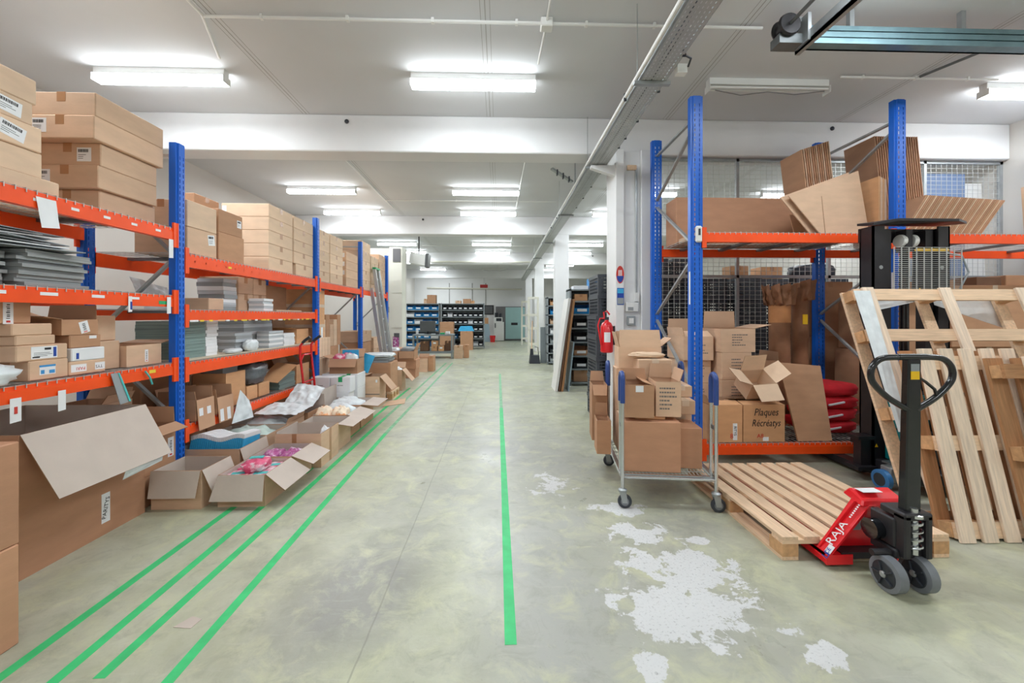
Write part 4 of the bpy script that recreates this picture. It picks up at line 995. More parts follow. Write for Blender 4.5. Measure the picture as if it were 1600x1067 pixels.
blob('plastic_bag', 'pale green plastic bag bulging in an open carton', 'bag', (-2.62, 4.3, .01), (.52, .36, .32), 'bag_green', 41, .2, within=(-2.92, -2.34, 4.12, 4.49), zmax=.37); blob('plastic_bag', 'white plastic bag bulging in an open carton behind the green one', 'bag', (-2.65, 4.72, .01), (.5, .36, .32), 'bag_clear', 42, .22, within=(-2.94, -2.36, 4.53, 4.91), zmax=.37)
blob('white_paper_wad', 'small wad of white paper in the tall taped carton', 'paper', (-1.88, 4.4, .01), (.1, .1, .3), 'paper', 43, .2, within=(-1.96, -1.78, 4.3, 4.47)); blob('white_bag', 'small white bag in the carton with a tan leaning flap', 'bag', (-2.05, 4.72, .01), (.3, .3, .22), 'bag_clear', 44, .2, within=(-2.24, -1.81, 4.53, 4.91))
for i, (x, y, m) in enumerate(((-2.17, 5.08, 'peach'), (-1.97, 5.08, 'peach'), (-2.07, 5.3, 'bag_clear'))): blob('peach_bag', ('peach bag at the near corner of its carton', 'peach bag beside the outer flap', 'clear bag behind the peach bags')[i], 'bag', (x, y, .01), (.2 if i < 2 else .36, .24, .36), m, 50 + i, .2, 'bags in the peach carton', within=((-2.27, -2.072, 4.96, 5.19), (-2.07, -1.87, 4.96, 5.19), (-2.27, -1.87, 5.195, 5.41))[i])
MB().box(-.0, .12, -.06, .06, 0, .02)
blob('plastic_bag', 'pile of clear bags in the carton with a tall flap', 'bag', (-2.13, 5.72, .01), (.46, .44, .34), 'bag_clear', 55, .2, within=(-2.39, -1.87, 5.47, 5.97))
sheet('plastic_film', 'large sheet of crumpled white film thrown over the open cartons', 'film', (-2.74, 4.56, .41), (-2.28, 4.58, .40), (-2.28, 4.99, .41), (-2.74, 4.99, .46), 'bag_clear', .035, 26, 5, .002, freq=3.5)
sheet('plastic_film', 'curl of clear film standing over the cartons by the rack', 'film', (-2.68, 5.06, .40), (-2.32, 5.08, .38), (-2.3, 5.38, .56), (-2.66, 5.38, .62), 'bag_clear', .045, 22, 6, .002, freq=3.5)
sheet('plastic_film', 'pointed fold of white film leaning on the rack beam', 'film', (-2.735, 4.2, .40), (-2.70, 4.51, .395), (-2.735, 4.49, .58), (-2.75, 4.36, .72), 'bag_clear', .015, 16, 7, .002)
# brown cartons between the racking and the open ones
open_carton('brown open carton with lettered tape between the big carton and the blue post', -3.1, -2.77, 3.2, 3.53, .24, .60, {'B': (2, .13), 'L': (0, .1), 'R': (112, .12)}, 'card_brown', stickers=[('+X', .25, .5, .05, .06, 'plain'), ('+X', .55, .5, .05, .06, 'plain'), ('+X', .85, .45, .06, .16, 'tape')])
carton('brown carton under the open one beside the blue post', -3.1, -2.77, 3.2, 3.53, 0, .239, 'card_brown')
open_carton('brown open carton with a white tape strip under the lowest deck', -3.4, -2.96, 3.74, 4.15, 0, .42, {'L': (10, .0202)}, 'card_brown', stickers=[('+X', .6, .6, .06, .2, 'tape')])
carton('brown carton with a red stamp under the lowest deck', -3.45, -2.98, 4.2, 4.7, 0, .42, 'card_brown'); carton('plain brown carton under the lowest deck toward the second post', -3.45, -2.98, 4.75, 5.3, 0, .4, 'card_brown')
carton('long brown carton under the lowest deck by the second post', -3.45, -2.86, 5.6, 6.15, 0, .4, 'card_brown')
# ------------------------------------------------------------------ white cartons with green tape, on a pallet
GW = 'white cartons by the second post'
carton('low brown carton under the front white cartons', -2.77, -2.2, 6.0, 6.2, 0, .149, 'card_brown', tape=None); carton('low brown carton under the rear white cartons', -2.76, -2.2, 6.34, 6.7, 0, .149, 'card_brown', tape=None)
for i, (xa, xb, za, y0, dp) in enumerate(((-2.77, -2.5, 0, 6.0, .21), (-2.49, -2.22, 0, 6.0, .21), (-2.77, -2.5, 1, 6.0, .21), (-2.49, -2.2, 1, 6.0, .21), (-2.76, -2.5, 0, 6.34, .36), (-2.49, -2.21, 0, 6.34, .36), (-2.76, -2.5, 1, 6.34, .36), (-2.49, -2.21, 1, 6.34, .36))):
    z0 = .15 + za * .226
    o = carton(('white carton, front row lower tier nearer the racking', 'white carton, front row lower tier nearer the aisle', 'white carton, front row upper tier nearer the racking', 'white carton with green tape, front row upper tier',
                'white carton, rear row lower tier nearer the racking', 'white carton, rear row lower tier nearer the aisle', 'white carton, rear row upper tier nearer the racking', 'white carton with green tape, rear row upper tier')[i],
               xa, xb, y0, y0 + dp, z0, z0 + .225, 'card_white', tape='y' if i in (3, 7) else None, tapem='tape_green', group=GW)
    printed(o, '-Y', (-.13, .13, -dp / 2, dp / 2, 0, .225), .55, .45, .11, .022, 1)
# ------------------------------------------------------------------ pallets (deck boards, stringers, blocks: each a part)
PAL = {}
def pallet(label, w, d, loc, rz=0.0, rot=None, nb=8, bw=.1, group=None, ply=1.0, m='wood', skip_deck=()):
    """boards run along local Y; three runners underneath; w across, d along the boards"""
    t = thing('wooden_pallet', label, 'pallet', loc, rz, group, rot)
    key = (w, d, bw, m)
    if key not in PAL:
        PAL[key] = (MB().box(-bw / 2, bw / 2, -d / 2, d / 2, 0, .022).mesh('deck_board', m, bevel=.002), MB().box(-w / 2, w / 2, -.05, .05, 0, .022).mesh('stringer_board', 'wood_x'), MB().box(-.05, .05, -.06, .06, 0, .078).mesh('block', 'wood_end'), MB().box(-.05, .05, -d / 2, d / 2, 0, .022).mesh('bottom_board', m))
    db, sb, bk, bb = PAL[key]
    for i in range(nb):
        if i in skip_deck: continue
        x = -w / 2 + bw / 2 + (w - bw) * i / (nb - 1); link('deck_board', db, t, (x, 0, .122))
    for y in (-d / 2 + .05, 0, d / 2 - .05): link('stringer_board', sb, t, (0, y, .10))
    for x in (-w / 2 + .05, 0, w / 2 - .05):
        link('bottom_board', bb, t, (x, 0, 0))
        for y in (-d / 2 + .06, 0, d / 2 - .06): link('block', bk, t, (x, y, .022))
    return t
# ------------------------------------------------------------------ pile in the aisle at the third bay
o = open_carton('open carton of red and white wrapped goods on the white cartons', -2.66, -2.23, 6.38, 6.7, .602, .83, {'F': (150, .14), 'L': (70, .12), 'B': (45, .18)}, 'card_brown')
for i, (x, y) in enumerate(((-2.54, 6.48), (-2.36, 6.49), (-2.45, 6.6))): blob('wrapped_goods', 'clear bag of red and white goods, ' + ('front one nearer the racking', 'front one nearer the aisle', 'rear one')[i], 'bag', (x, y, .66), (.2, .17, .24), ('pink', 'bag_clear', 'pink')[i], 60 + i, .2, 'bags in the raised carton', within=((-2.65, -2.447, 6.39, 6.53), (-2.443, -2.24, 6.39, 6.53), (-2.64, -2.25, 6.535, 6.66))[i])
o = MB().box(-.13, .13, 0, .016, 0, .34).build('blue_folder', 'sky_blue', None, (-2.44, 6.668, .61), (0, 0, 0)); tag(o, 'bright blue card standing behind the wrapped goods', 'card'); o = MB().box(-.15, .15, 0, .016, 0, .3).build('blue_folder', 'sky_blue', None, (-2.32, 6.74, .60), (R(-20), R(14), R(-12))); tag(o, 'bright blue card slanting beside the upright one', 'card')
o = open_carton('tan carton on the floor with one flap open and a black band', -2.42, -1.99, 6.74, 7.1, 0, .50, {'R': (140, .3), 'L': (-85, .2)}, 'card_tan', stickers=[('-Y', .88, .85, .03, .045, 'plain')]); mb = MB(); mb.box(-.2158, .2158, -.1808, -.18, .2, .215); mb.build('strap', 'ink_grey', o)
o = MB().prism([(0, -.12, 0), (.32, .1, .0), (.3, .3, .05), (.02, .14, .03)], (0, 0, .005)).build('cardboard_flap', 'card_tan', None, (-1.95, 6.85, .004)); tag(o, 'loose cardboard flap lying on the green line', 'cardboard')
pallet('low wooden pallet under the banded brown carton', .62, .5, (-2.24, 7.55, 0), nb=5)
o = carton('brown carton with a black band on a low pallet', -2.52, -1.96, 7.3, 7.8, .145, .66, 'card_brown', tape=None); mb = MB(); mb.box(-.2, -.17, -.2508, -.25, 0, .515); mb.build('strap', 'ink', o); printed(o, '-Y', (-.28, .28, -.25, .25, 0, .515), .5, .3, .2, .04, 1, 'ink')
blob('plastic_bag', 'clear bag lying on grey covers on the banded carton', 'bag', (-2.24, 7.52, .754), (.58, .46, .07), 'bag_clear', 70, .12, expo=.45)
ream('grey folded covers stacked under the clear bag', -2.48, -2.0, 7.33, 7.7, .662, 3, .03, 'paper_grey', None, .02, 'covers', 'cover_stack', 0, 14)
o = open_carton('tan carton with a torn white top flap on the aisle side', -2.3, -1.97, 8.18, 8.5, 0, .42, {'R': (140, .3), 'B': (40, .15)}, 'card_tan'); blob('white_paper_wad', 'crumpled white paper in the torn tan carton', 'paper', (-2.13, 8.34, .2), (.26, .26, .26), 'bag_clear', 71, .2, within=(-2.29, -1.98, 8.19, 8.49))
carton('small brown carton behind the torn tan one', -2.62, -2.35, 8.3, 8.6, 0, .5, 'card_brown')
GD = 'double stack of cartons at the far end of the racking'
o = open_carton('big brown carton, upper one of the double stack, front half', -2.765, -2.44, 9.75, 10.2, .45, .66, {'F': (172, .17), 'B': (70, .15)}, 'card_brown', group=GD); o = open_carton('big brown carton, upper one of the double stack, aisle half', -2.43, -2.06, 9.75, 10.2, .45, .66, {'F': (172, .17), 'R': (25, .2)}, 'card_brown', group=GD)
carton('big brown carton carrying two open ones, middle of the double stack', -2.76, -2.02, 9.8, 10.25, .225, .449, 'card_red', group=GD, tape=None); carton('big brown carton at the foot of the double stack', -2.74, -2.04, 9.82, 10.25, 0, .224, 'card_red', group=GD, tape=None)
blob('plastic_bag', 'grey wrapped bundle on the double stack, nearer the racking', 'bag', (-2.6, 9.97, .6), (.3, .3, .14), 'bag_clear', 72, .15, within=(-2.75, -2.452, 9.765, 10.185)); blob('plastic_bag', 'grey wrapped bundle on the double stack, nearer the aisle', 'bag', (-2.245, 9.97, .6), (.32, .3, .15), 'paper_grey', 73, .2, within=(-2.42, -2.07, 9.76, 10.19))
sheet('plastic_film', 'lilac plastic film standing behind the double stack', 'film', (-2.72, 10.4, .0), (-2.55, 10.4, .0), (-2.6, 10.45, .95), (-2.75, 10.45, .98), 'purple', .03, 10, 9)
open_carton('open tan carton past the double stack by the desk', -2.25, -1.95, 10.9, 11.3, 0, .36, {'L': (30, .1), 'B': (10, .1)}, 'card_tan'); carton('narrow brown carton standing past the double stack', -1.94, -1.8, 11.0, 11.35, 0, .42, 'card_brown')
o = MB().prism([(-.05, -.02, 0), (.04, -.03, 0), (.05, .03, 0), (-.01, .05, 0)], (0, 0, .002)).build('paper_scrap', 'card_in', None, F(292, 975, .0005)); tag(o, 'torn scrap of paper lying between the green floor lines', 'paper')
# ------------------------------------------------------------------ red hand truck and aluminium ladder
t = thing('hand_truck', 'red tubular hand truck leaning on the racking by the second post', 'hand truck', (-2.70, 5.54, 0))
for y in (0, .32):
    MB().tube([(.08, y, .1), (.04, y, .6), (.0, y, .95), (.0, y, 1.1), (.06, y + .0, 1.17)], .016, 8).build('side_tube', 'gloss_red', t, smooth=True)
    MB().tube([(.03, y, 1.14), (.06, y, 1.17), (.13, y, 1.22)], .02, 8).build('grip', 'plastic_black', t, smooth=True)
    mb = MB(); mb.lathe((.09, y - .03, .12), (0, 1, 0), [(0, .11), (.01, .12), (.05, .12), (.06, .11)], 18); mb.build('wheel', 'rubber_dark', t, smooth=True)
MB().tube([(.01, 0, .9), (.01, .06, .97), (.01, .26, .97), (.01, .32, .9)], .014, 8).build('cross_bar', 'gloss_red', t, smooth=True); MB().box(.07, .27, -.02, .34, .02, .03).build('toe_plate', 'gloss_red', t)
for z in (.35, .6): MB().cyl((.085 - z * .08, 0, z), (.085 - z * .08, .32, z), .012, 8).build('rung', 'gloss_red', t)
t = thing('ladder', 'aluminium double ladder leaning against the last rack bay', 'ladder', (-2.38, 9.05, 0))
for k, (x0, y0, x1, y1, zt) in enumerate(((0, -.22, -.37, -.14, 2.55), (0, .24, -.37, .14, 2.55), (-.06, -.3, -.36, -.36, 2.1), (.03, .0, -.34, .0, 2.5))):
    MB().bar((x0, y0, 0), (x1, y1, zt), .03, .07).build('rail', 'alu', t)
for i in range(8):
    z = .28 + i * .29; u = z / 2.55; MB().bar((-.37 * u, -.22 + .08 * u, z), (-.37 * u, .24 - .1 * u, z), .035, .03).build('rung', 'alu', t)
MB().box(-.40, -.33, -.16, .16, 2.53, 2.57).build('top_cap', 'tape_green', t)
# ------------------------------------------------------------------ racking across the hall, before the mesh cage
RX = (1.985, 4.10, 7.02); YF0, YB0 = 4.0, 5.10
rk = thing('pallet_rack', 'tall blue and orange pallet racking standing before the mesh cage', 'pallet rack', (1.98, 4.5, 0))
for i, x in enumerate(RX):
    upright(rk, x, YF0, 3.72, '-Y', .125); upright(rk, x, YB0 - .07, 3.72, '-Y', .125)
    nodes = [('f', 3.44), ('b', 2.95)], [('b', 2.88), ('f', 2.22)], [('f', 2.12), ('b', 1.52)], [('b', 1.46), ('f', .72)], [('f', .62), ('b', .12)], [('f', 3.52), ('b', 3.52)]
    for nd in nodes: frame_brace(rk, (x, YF0 + .05, 0), (x, YB0 - .05, 0), nd)
    o = MB().box(x - .068, x - .064, YF0 + .012, YF0 + .035, 1.62, 1.95) if i < 2 else None
    if o: wc(o, 'sticker', 'paper', rk)
for bi in range(2):
    xa, xb = RX[bi] + .0625, RX[bi + 1] - .0625
    for (z0, z1) in ((.10, .21), (2.25, 2.345)):
        beam(rk, (xa, YF0 + .005, 0), (xb, YF0 + .005, 0), z0, z1, (0, -1, 0)); beam(rk, (xa, YB0 - .02, 0), (xb, YB0 - .02, 0), z0, z1, (0, 1, 0))
        wire_deck(rk, xa + .01, xb - .01, YF0 + .02, YB0 - .02, z1 + .004, 'Y')
t = thing('sensor_box', 'white plastic sensor clipped to the tall blue post', 'sensor', (1.995, YF0 - .002, 2.33)); mb = MB(); mb.box(-.035, .03, -.03, 0, -.09, .075); mb.build('case', 'white_plastic', t, bevel=.012); MB().box(-.012, .008, -.033, -.029, -.02, .045).build('lens', 'plastic_black', t)
T0, T1 = .222, 2.357
# top deck: long brown carton and flattened cartons
carton('long brown carton lying along the back of the tall rack deck', 2.1, 3.62, 4.74, 5.04, T1, T1 + .56, 'card_red', tape=None); carton('pale flat carton beside the long brown one on the tall rack deck', 2.11, 2.35, 4.3, 4.7, T1, T1 + .05, 'card_tan', tape=None)
GS = 'flattened cartons on the tall rack deck'
def flat(label, o, a, b, th, m='card_tan', group=GS):
    """flattened carton: two plies with a visible crease line, o corner, a and b edge vectors"""
    o, a, b = Vector(o), Vector(a), Vector(b); n = a.cross(b).normalized()
    mb = MB(); mb.obox((0, 0, 0), a * .49, b, n * th); mb.obox(a * .494, a * .506, b, n * th); mb.obox(a * .49, a * .004, b, n * th * .6)
    ob = mb.build('flattened_carton', m, None, o); return tag(ob, label, 'cardboard', group)
# big sheets facing the camera
for i in range(2):
    q = [(3.066, 2.783), (3.374, 2.362), (3.90, 2.362), (3.855, 3.07)]; mb = MB(); yo = 4.14 + .05 * i
    mb.prism([(x - 3.4, (z - 2.362) * .12, z - 2.362) for x, z in q], (0, .012, 0)); o = mb.build('flattened_carton', 'card_tan', None, (3.4 - .06 * i, yo, T1)); tag(o, ('large tilted flattened carton facing the aisle on the tall rack deck', 'large flattened carton behind the tilted one on the tall rack deck')[i], 'cardboard', GS)
    if i == 0: MB().prism([(.02, .0505, .42), (.024, .0505, .42), (.024, -.002, 0), (.02, -.002, 0)], (0, -.002, 0)).build('crease', 'card_edge', o)
for i in range(4): flat('tall edge-on flattened carton beside the large sheets', (3.94 + .022 * i, 4.08, T1), (.0, .5, 0), (.0, .0, .60 - .01 * i), .02, ('card_orange', 'card_tan')[i % 2])
flat('flattened carton leaning with its lower edge hanging at the tall rack deck', (3.26, 4.36, T1), (.45, .06, 0), (.05, .16, .30), .01, 'card_brown')
for i in range(14): flat('flattened carton standing in the tall leaning bundle by the blue post', (4.02 - .025 * (13 - i), 4.66, T1), (.0, .36, 0), (-.12, .02, 1.12 + .008 * i), .012, ('card_brown', 'card_tan', 'card_red')[i % 3])
for i in range(20): flat('flattened carton in the steep bundle behind the blue post', (4.50 + .027 * i, 4.58, T1), (.0, .42, 0), (-.10, .03, 1.26), .012, ('card_brown', 'card_red')[i % 2])
for i in range(40): flat('flattened carton in the low fan of sheets leaning over the tall rack deck', (4.175 + .0215 * i, 4.06, T1 + .005), (.0, .42, 0), (.26, .0, .40 - .0012 * i), .013, ('card_brown', 'card_tan', 'card_red', 'card_brown')[i % 4])
for i in range(2): flat('pale flattened carton by the white board on the tall rack deck', (5.75 + .12 * i, 4.2 + .14 * i, T1), (.5, .1, 0), (.12, .12, .62), .04, 'card_tan')
# bottom deck
GB = 'printed cartons stacked behind the trolley'
def pcarton(lb, x0, x1, y0, y1, z0, z1, op=None):
    if op: o = open_carton(lb, x0, x1, y0, y1, z0, z1, op, 'card_tan', group=GB)
    else: o = carton(lb, x0, x1, y0, y1, z0, z1, 'card_tan', tape='x', tapem='tape_clear', group=GB)
    hx, hy = (x1 - x0) / 2, (y1 - y0) / 2
    printed(o, '-Y', (-hx, hx, -hy, hy, 0, z1 - z0), .55, .5, hx * .9, (z1 - z0) * .55, 5)
    return o
xs = ((2.1, 2.42), (2.46, 2.80))
for i, (z0, z1) in enumerate(((T0, .47), (.471, .73), (.731, 1.0))):
    pcarton('printed carton, %s of the column right behind the tall blue post' % ('bottom', 'second', 'third')[i] if False else 'printed carton, %s of the column behind the tall blue post' % ('bottom one', 'second one', 'third one')[i], xs[0][0], xs[0][1], 4.55, 4.95, z0, z1)
pcarton('printed carton with raised flaps on the column behind the tall blue post', 2.08, 2.42, 4.5, 4.95, 1.001, 1.27, {'B': (3, .2), 'L': (10, .1), 'F': (-60, .12)})
for i, (z0, z1) in enumerate(((T0, .50), (.501, .79), (.791, 1.10))): pcarton('printed carton, %s of the column next to the post' % ('bottom one', 'second one', 'third one')[i], xs[1][0], xs[1][1], 4.4, 4.8, z0, z1)
pcarton('printed carton with a flap held out, on the column next to the post', 2.45, 2.84, 4.4, 4.8, 1.101, 1.36, {'B': (0, .2), 'R': (78, .2)})
open_carton('tan open carton with a lettered white strip behind the trolley', 2.12, 2.46, 4.02, 4.36, T0, .60, {'B': (-4, .0203), 'F': (-75, .1), 'L': (20, .1)}, 'card_orange', stickers=[('-Y', .78, .28, .045, .17, 'plain')])
o = open_carton('orange carton marked Plaques with handwriting on the bottom deck', 2.47, 2.90, 4.02, 4.36, T0, .60, {'B': (-78, .17), 'F': (-82, .12)}, 'card_orange', stickers=[('-Y', .54, .08, .06, .04, 'plain')])
text('handwriting', 'Plaques', .105, 'ink', o, (.02, -.1715, .30), (R(90), 0, 0), .25, squeeze=.8); text('handwriting', 'Récréatys', .10, 'ink', o, (.02, -.1715, .19), (R(90), 0, 0), .25, squeeze=.75); text('stamp', 'A8', .06, 'ink_red', o, (-.04, -.1715, .06), (R(90), 0, 0))
b = [q for q in C.objects if q.get('label', '').startswith('tan open carton with a lettered')][0]
text('lettering', 'RITYS', .038, 'ink', b, (.095, -.1725, .115), (R(90), R(90), 0)); text('stamp', '8', .07, 'ink_red', b, (.06, -.1715, .06), (R(90), 0, 0))
o = open_carton('pale open carton tipped over the handwritten one, flaps spread', 0, .27, 0, .23, 0, .2, {'F': (112, .18), 'L': (70, .17), 'R': (48, .17), 'B': (10, .18)}, 'card_tan', rot=(R(34), R(-3), R(4)), loc=(2.70, 4.25, .70), inner='card_pale')
o = MB().hexa(((0, 0, 0), (.36, .0, 0), (.36, .02, 0), (0, .02, 0), (-.05, .22, .78), (.42, .22, .74), (.42, .24, .74), (-.05, .24, .78))).build('cardboard_sheet', 'card_brown', None, (3.05, 4.03, T0), (0, 0, R(1))); tag(o, 'large brown cardboard panel leaning beside the handwritten carton', 'cardboard')
open_carton('brown open carton behind the leaning cardboard panel', 2.86, 3.28, 4.64, 5.0, T0, .98, {'B': (5, .0204), 'L': (3, .1), 'R': (3, .1)}, 'card_brown')
# kraft rolls
for i, (x, y, r, h, m) in enumerate(((3.44, 4.86, .115, 1.62, 'kraft'), (3.74, 4.92, .09, 1.68, 'kraft'))):
    t = thing('paper_roll', ('thick roll of brown kraft paper with a torn top standing in the racking', 'thin roll of brown kraft paper beside the thick one')[i], 'paper roll', (x, y, T0))
    MB().lathe((0, 0, 0), (0, 0, 1), [(0, r), (h - .3, r), (h - .1, r * .98), (h - .05, r * 1.0)], 24).build('roll', m, t, smooth=True)
    if i == 0: MB().lathe((0, 0, h - .42), (0, 0, 1), [(0, r + .002), (.3, r + .003), (.4, r * .97)], 24).build('inner_wrap', 'kraft_light', t, smooth=True)
    for k in range(6 if i == 0 else 3):
        an = (1.7 + k * .6) if i == 0 else (k * .8 - 2.2); c, s = math.cos(an), math.sin(an)
        sheet('torn_paper', None, None, (c * r, s * r, h - .22), (c * r - s * .12, s * r + c * .12, h - .2), (c * r * 1.4 - s * .11, s * r * 1.4 + c * .11, h + .05), (c * r * 1.4, s * r * 1.4, h + .02), m, .035, 8, k + i * 7, .003, parent=t)
    if i == 1: MB().box(-.03, .03, -r - .002, -r + .01, h - .5, h - .38).build('tag', 'safety_yellow', t)
# red folded cloths
for i in range(4):
    o = blob('red_cloth', 'red folded cloth in the pile on the bottom deck, ' + rank(i, 4), 'cloth', (3.62 + .02 * i, 4.47, T0 + i * .134), (.6 - .03 * i, .48, .15), 'cloth_red', 80 + i, .1, 'red cloths on the bottom rack deck', expo=.5, freq=1.6, within=(3.3, 3.99, 4.2, 4.74), zmax=T0 + (i + 1) * .134)
    if i < 3: MB().obox((-.14, -.268, .05), (.17, .0, .03), (0, .02, .0), (0, -.003, .016)).build('hem_tag', 'paper', o)
# cartons in and behind the second bay
for i, (z0, z1) in enumerate(((0, .62), (.621, 1.24), (1.241, 1.95))): carton('large brown carton beside the rear blue post, %s of three' % rank(i, 3), 4.02, 4.62, 5.14, 5.42, z0, z1, 'card_brown', tape='y', group='large cartons by the rear post')
for i, (xa, xb, ya, za, zb) in enumerate(((4.25, 5.0, 4.5, T0, 1.1), (4.3, 5.05, 4.5, 1.101, 1.72), (5.1, 6.1, 4.45, T0, 1.15), (5.1, 6.12, 4.4, 1.151, 1.85), (4.75, 5.08, 4.35, 1.721, 1.9))):
    carton('large brown carton behind the leaning pallets, ' + ('lower one by the post', 'upper one by the post', 'lower wide one', 'upper wide one with a tape strip', 'small one on top')[i], xa, xb, ya, 5.0, za, zb, 'card_brown', tape='y', tapem='tape_clear', group='cartons behind the leaning pallets')
carton('dark brown parcel lying on the wide carton behind the pallets', 5.45, 5.75, 4.45, 4.8, 1.851, 1.95, 'card_dark', tape=None); carton('dark brown parcel at the cage end behind the pallets', 5.8, 6.1, 4.45, 4.8, 1.851, 1.97, 'card_brown', tape=None)
# ------------------------------------------------------------------ black stacking crates
def crate_mesh(w=.42, d=.6, h=.30):
    mb = MB(); hx, hy = w / 2, d / 2; t = .006
    mb.box(-hx, hx, -hy, hy, 0, .01)
    for z0, z1, e in ((.0, .03, 0), (h - .05, h, .008)):
        mb.box(-hx - e, hx + e, -hy - e, -hy + t, z0, z1); mb.box(-hx - e, hx + e, hy - t, hy + e, z0, z1); mb.box(-hx - e, -hx + t, -hy, hy, z0, z1); mb.box(hx - t, hx + e, -hy, hy, z0, z1)
    for sx in (-1, 1):
        for sy in (-1, 1): mb.box(sx * hx, sx * (hx - .05), sy * hy, sy * (hy - .05), .0, h)
    for z in (.06, .11, .16, .21): mb.box(-hx, hx, -hy, -hy + t, z, z + .024); mb.box(-hx, hx, hy - t, hy, z, z + .024); mb.box(-hx, -hx + t, -hy, hy, z, z + .024); mb.box(hx - t, hx, -hy, hy, z, z + .024)
    for k in range(1, 9): y = -hy + d * k / 9; mb.box(-hx - .003, -hx + t, y - .007, y + .007, .03, h - .05); mb.box(hx - t, hx + .003, y - .007, y + .007, .03, h - .05)
    for k in range(1, 6): x = -hx + w * k / 6; mb.box(x - .006, x + .006, -hy - .003, -hy + t, .03, h - .05); mb.box(x - .006, x + .006, hy - t, hy + .003, .03, h - .05)
    return mb.mesh('crate', 'crate_black')
CR = crate_mesh(); CL = MB().box(-.04, .04, -.312, -.309, .10, .16).mesh('tag', 'paper')
def crates(x, y, n, place, group, rz=0.0, off=0.0, tags=True):
    for i in range(n):
        t = link('plastic_crate', CR, None, (x + (off if i >= n - 2 else 0), y + (.02 if i >= n - 2 and off else 0), i * .301), (0, 0, R(rz)))
        tag(t, 'black slatted plastic crate, %s of the %s' % (rank(i, n), place), 'crate', group)
        if tags and i % 3 == 1: link('tag', CL, t)
crates(1.60, 6.06, 7, 'stack by the first column', 'black crates by the first column', off=.03)
for i, (x, y, n, pl) in enumerate(((2.45, 6.6, 8, 'first stack in the mesh cage'), (2.95, 6.6, 8, 'second stack in the mesh cage'), (3.45, 6.7, 7, 'third stack in the mesh cage'), (3.95, 6.6, 7, 'fourth stack in the mesh cage'), (4.45, 6.7, 7, 'fifth stack in the mesh cage'), (4.95, 6.6, 7, 'sixth stack in the mesh cage'), (5.45, 6.7, 7, 'seventh stack in the mesh cage'))):
    crates(x, y, n, pl, 'black crates in the mesh cage')
carton('small tan carton standing on the crates in the cage', 3.75, 4.05, 6.45, 6.7, 2.111, 2.32, 'card_orange'); carton('flat tan carton on the crates in the cage', 4.3, 4.65, 6.5, 6.8, 2.111, 2.31, 'card_orange')
blob('dark_bag', 'black bag lying on the crates in the cage', 'bag', (5.2, 6.6, 2.111), (.7, .4, .25), 'plastic_black', 90, .15)
o = MB().box(0, .34, 0, .03, 0, 3.45).build('white_board', 'white_plastic', None, (6.74, 5.60, 0), (R(-2), 0, 0)); tag(o, 'tall white board standing inside the cage beside the blue one', 'board')
o = MB().box(0, .78, 0, .03, 0, 3.55).build('blue_board', 'board_blue', None, (5.93, 5.62, 0)); tag(o, 'tall blue-grey board standing inside the mesh cage', 'board')
for k in range(6): MB().box(.0, .78, -.003, 0, .55 * k + .2, .55 * k + .215).build('board_rib', 'joint_grey', o)
# ------------------------------------------------------------------ column fittings
t = thing('intercom', 'white intercom box fixed on the first column', 'intercom', (1.73, 5.285, 1.62)); MB().box(-.07, .09, -.045, .0, -.06, .06).build('case', 'white_plastic', t, bevel=.006); MB().box(-.05, .02, -.048, -.044, -.045, .0).build('keypad', 'paper_grey', t); MB().box(.045, .1, -.04, 0, .075, .19).build('top_box', 'white_plastic', t)
t = thing('wall_switch', 'grey framed wall switch under the intercom', 'switch', (1.73, 5.285, 1.44)); MB().box(-.055, .055, -.03, 0, -.06, .06).build('plate', 'paper_grey', t, bevel=.006); MB().box(-.03, .03, -.035, -.029, -.035, .035).build('button', 'white_plastic', t)
pipe('thin grey conduit running down the first column to the intercom', [(1.80, 5.27, 3.45), (1.80, 5.27, 1.8)], .012, 'galv'); o = MB().box(-.06, .06, -.03, .0, -.03, .03).build('wooden_block', 'wood', None, (1.74, 5.285, 3.46)); tag(o, 'small wooden block at the top of the first column', 'block')
t = thing('round_sign', 'round red and blue safety sign on the first column', 'sign', (1.575, 5.238, 1.0)); t.location.z = AY(963, 429, 5.238).z
MB().lathe((0, 0, 0), (0, -1, 0), [(0, .115), (.002, .115)], 28).build('disc', 'ink_red', t); mb = MB(); mb.prism([(.1 * math.cos(R(a)), -.0025, .1 * math.sin(R(a))) for a in range(190, 351, 10)], (0, -.001, 0)); mb.build('blue_segment', 'ink_blue', t)
mb = MB()
for k in range(3): mb.box(-.05 + k * .04, -.03 + k * .04, -.0035, -.002, -.02, .06)
mb.build('pictogram', 'paper', t); t.scale = (.45, 1, 1)
t = thing('poster', 'small blue poster under the round sign', 'poster', (1.58, 5.238, 1.0)); t.location.z = AY(962, 463, 5.238).z; MB().box(-.045, .045, -.003, 0, -.11, .11).build('sheet', 'ink_blue', t); MB().box(-.04, .04, -.004, -.002, .04, .1).build('picture', 'sky_blue', t); MB().box(-.04, .04, -.004, -.002, -.1, -.02).build('text_block', 'paper_grey', t)
t = thing('fire_extinguisher', 'red fire extinguisher hung on the first column above the crates', 'fire extinguisher', (1.415, 5.30, 1.02))
MB().lathe((0, 0, 0), (0, 0, 1), [(0, .07), (.015, .082), (.34, .082), (.39, .06), (.41, .03), (.43, .025)], 24).build('cylinder', 'gloss_red', t, smooth=True)
MB().box(-.025, .025, -.02, .02, .43, .47).build('valve', 'plastic_black', t); MB().tube([(-.03, 0, .45), (-.09, -.01, .45), (-.12, -.01, .36), (-.1, -.04, .2), (-.085, -.05, .1)], .011, 8).build('hose', 'gloss_red', t, smooth=True)
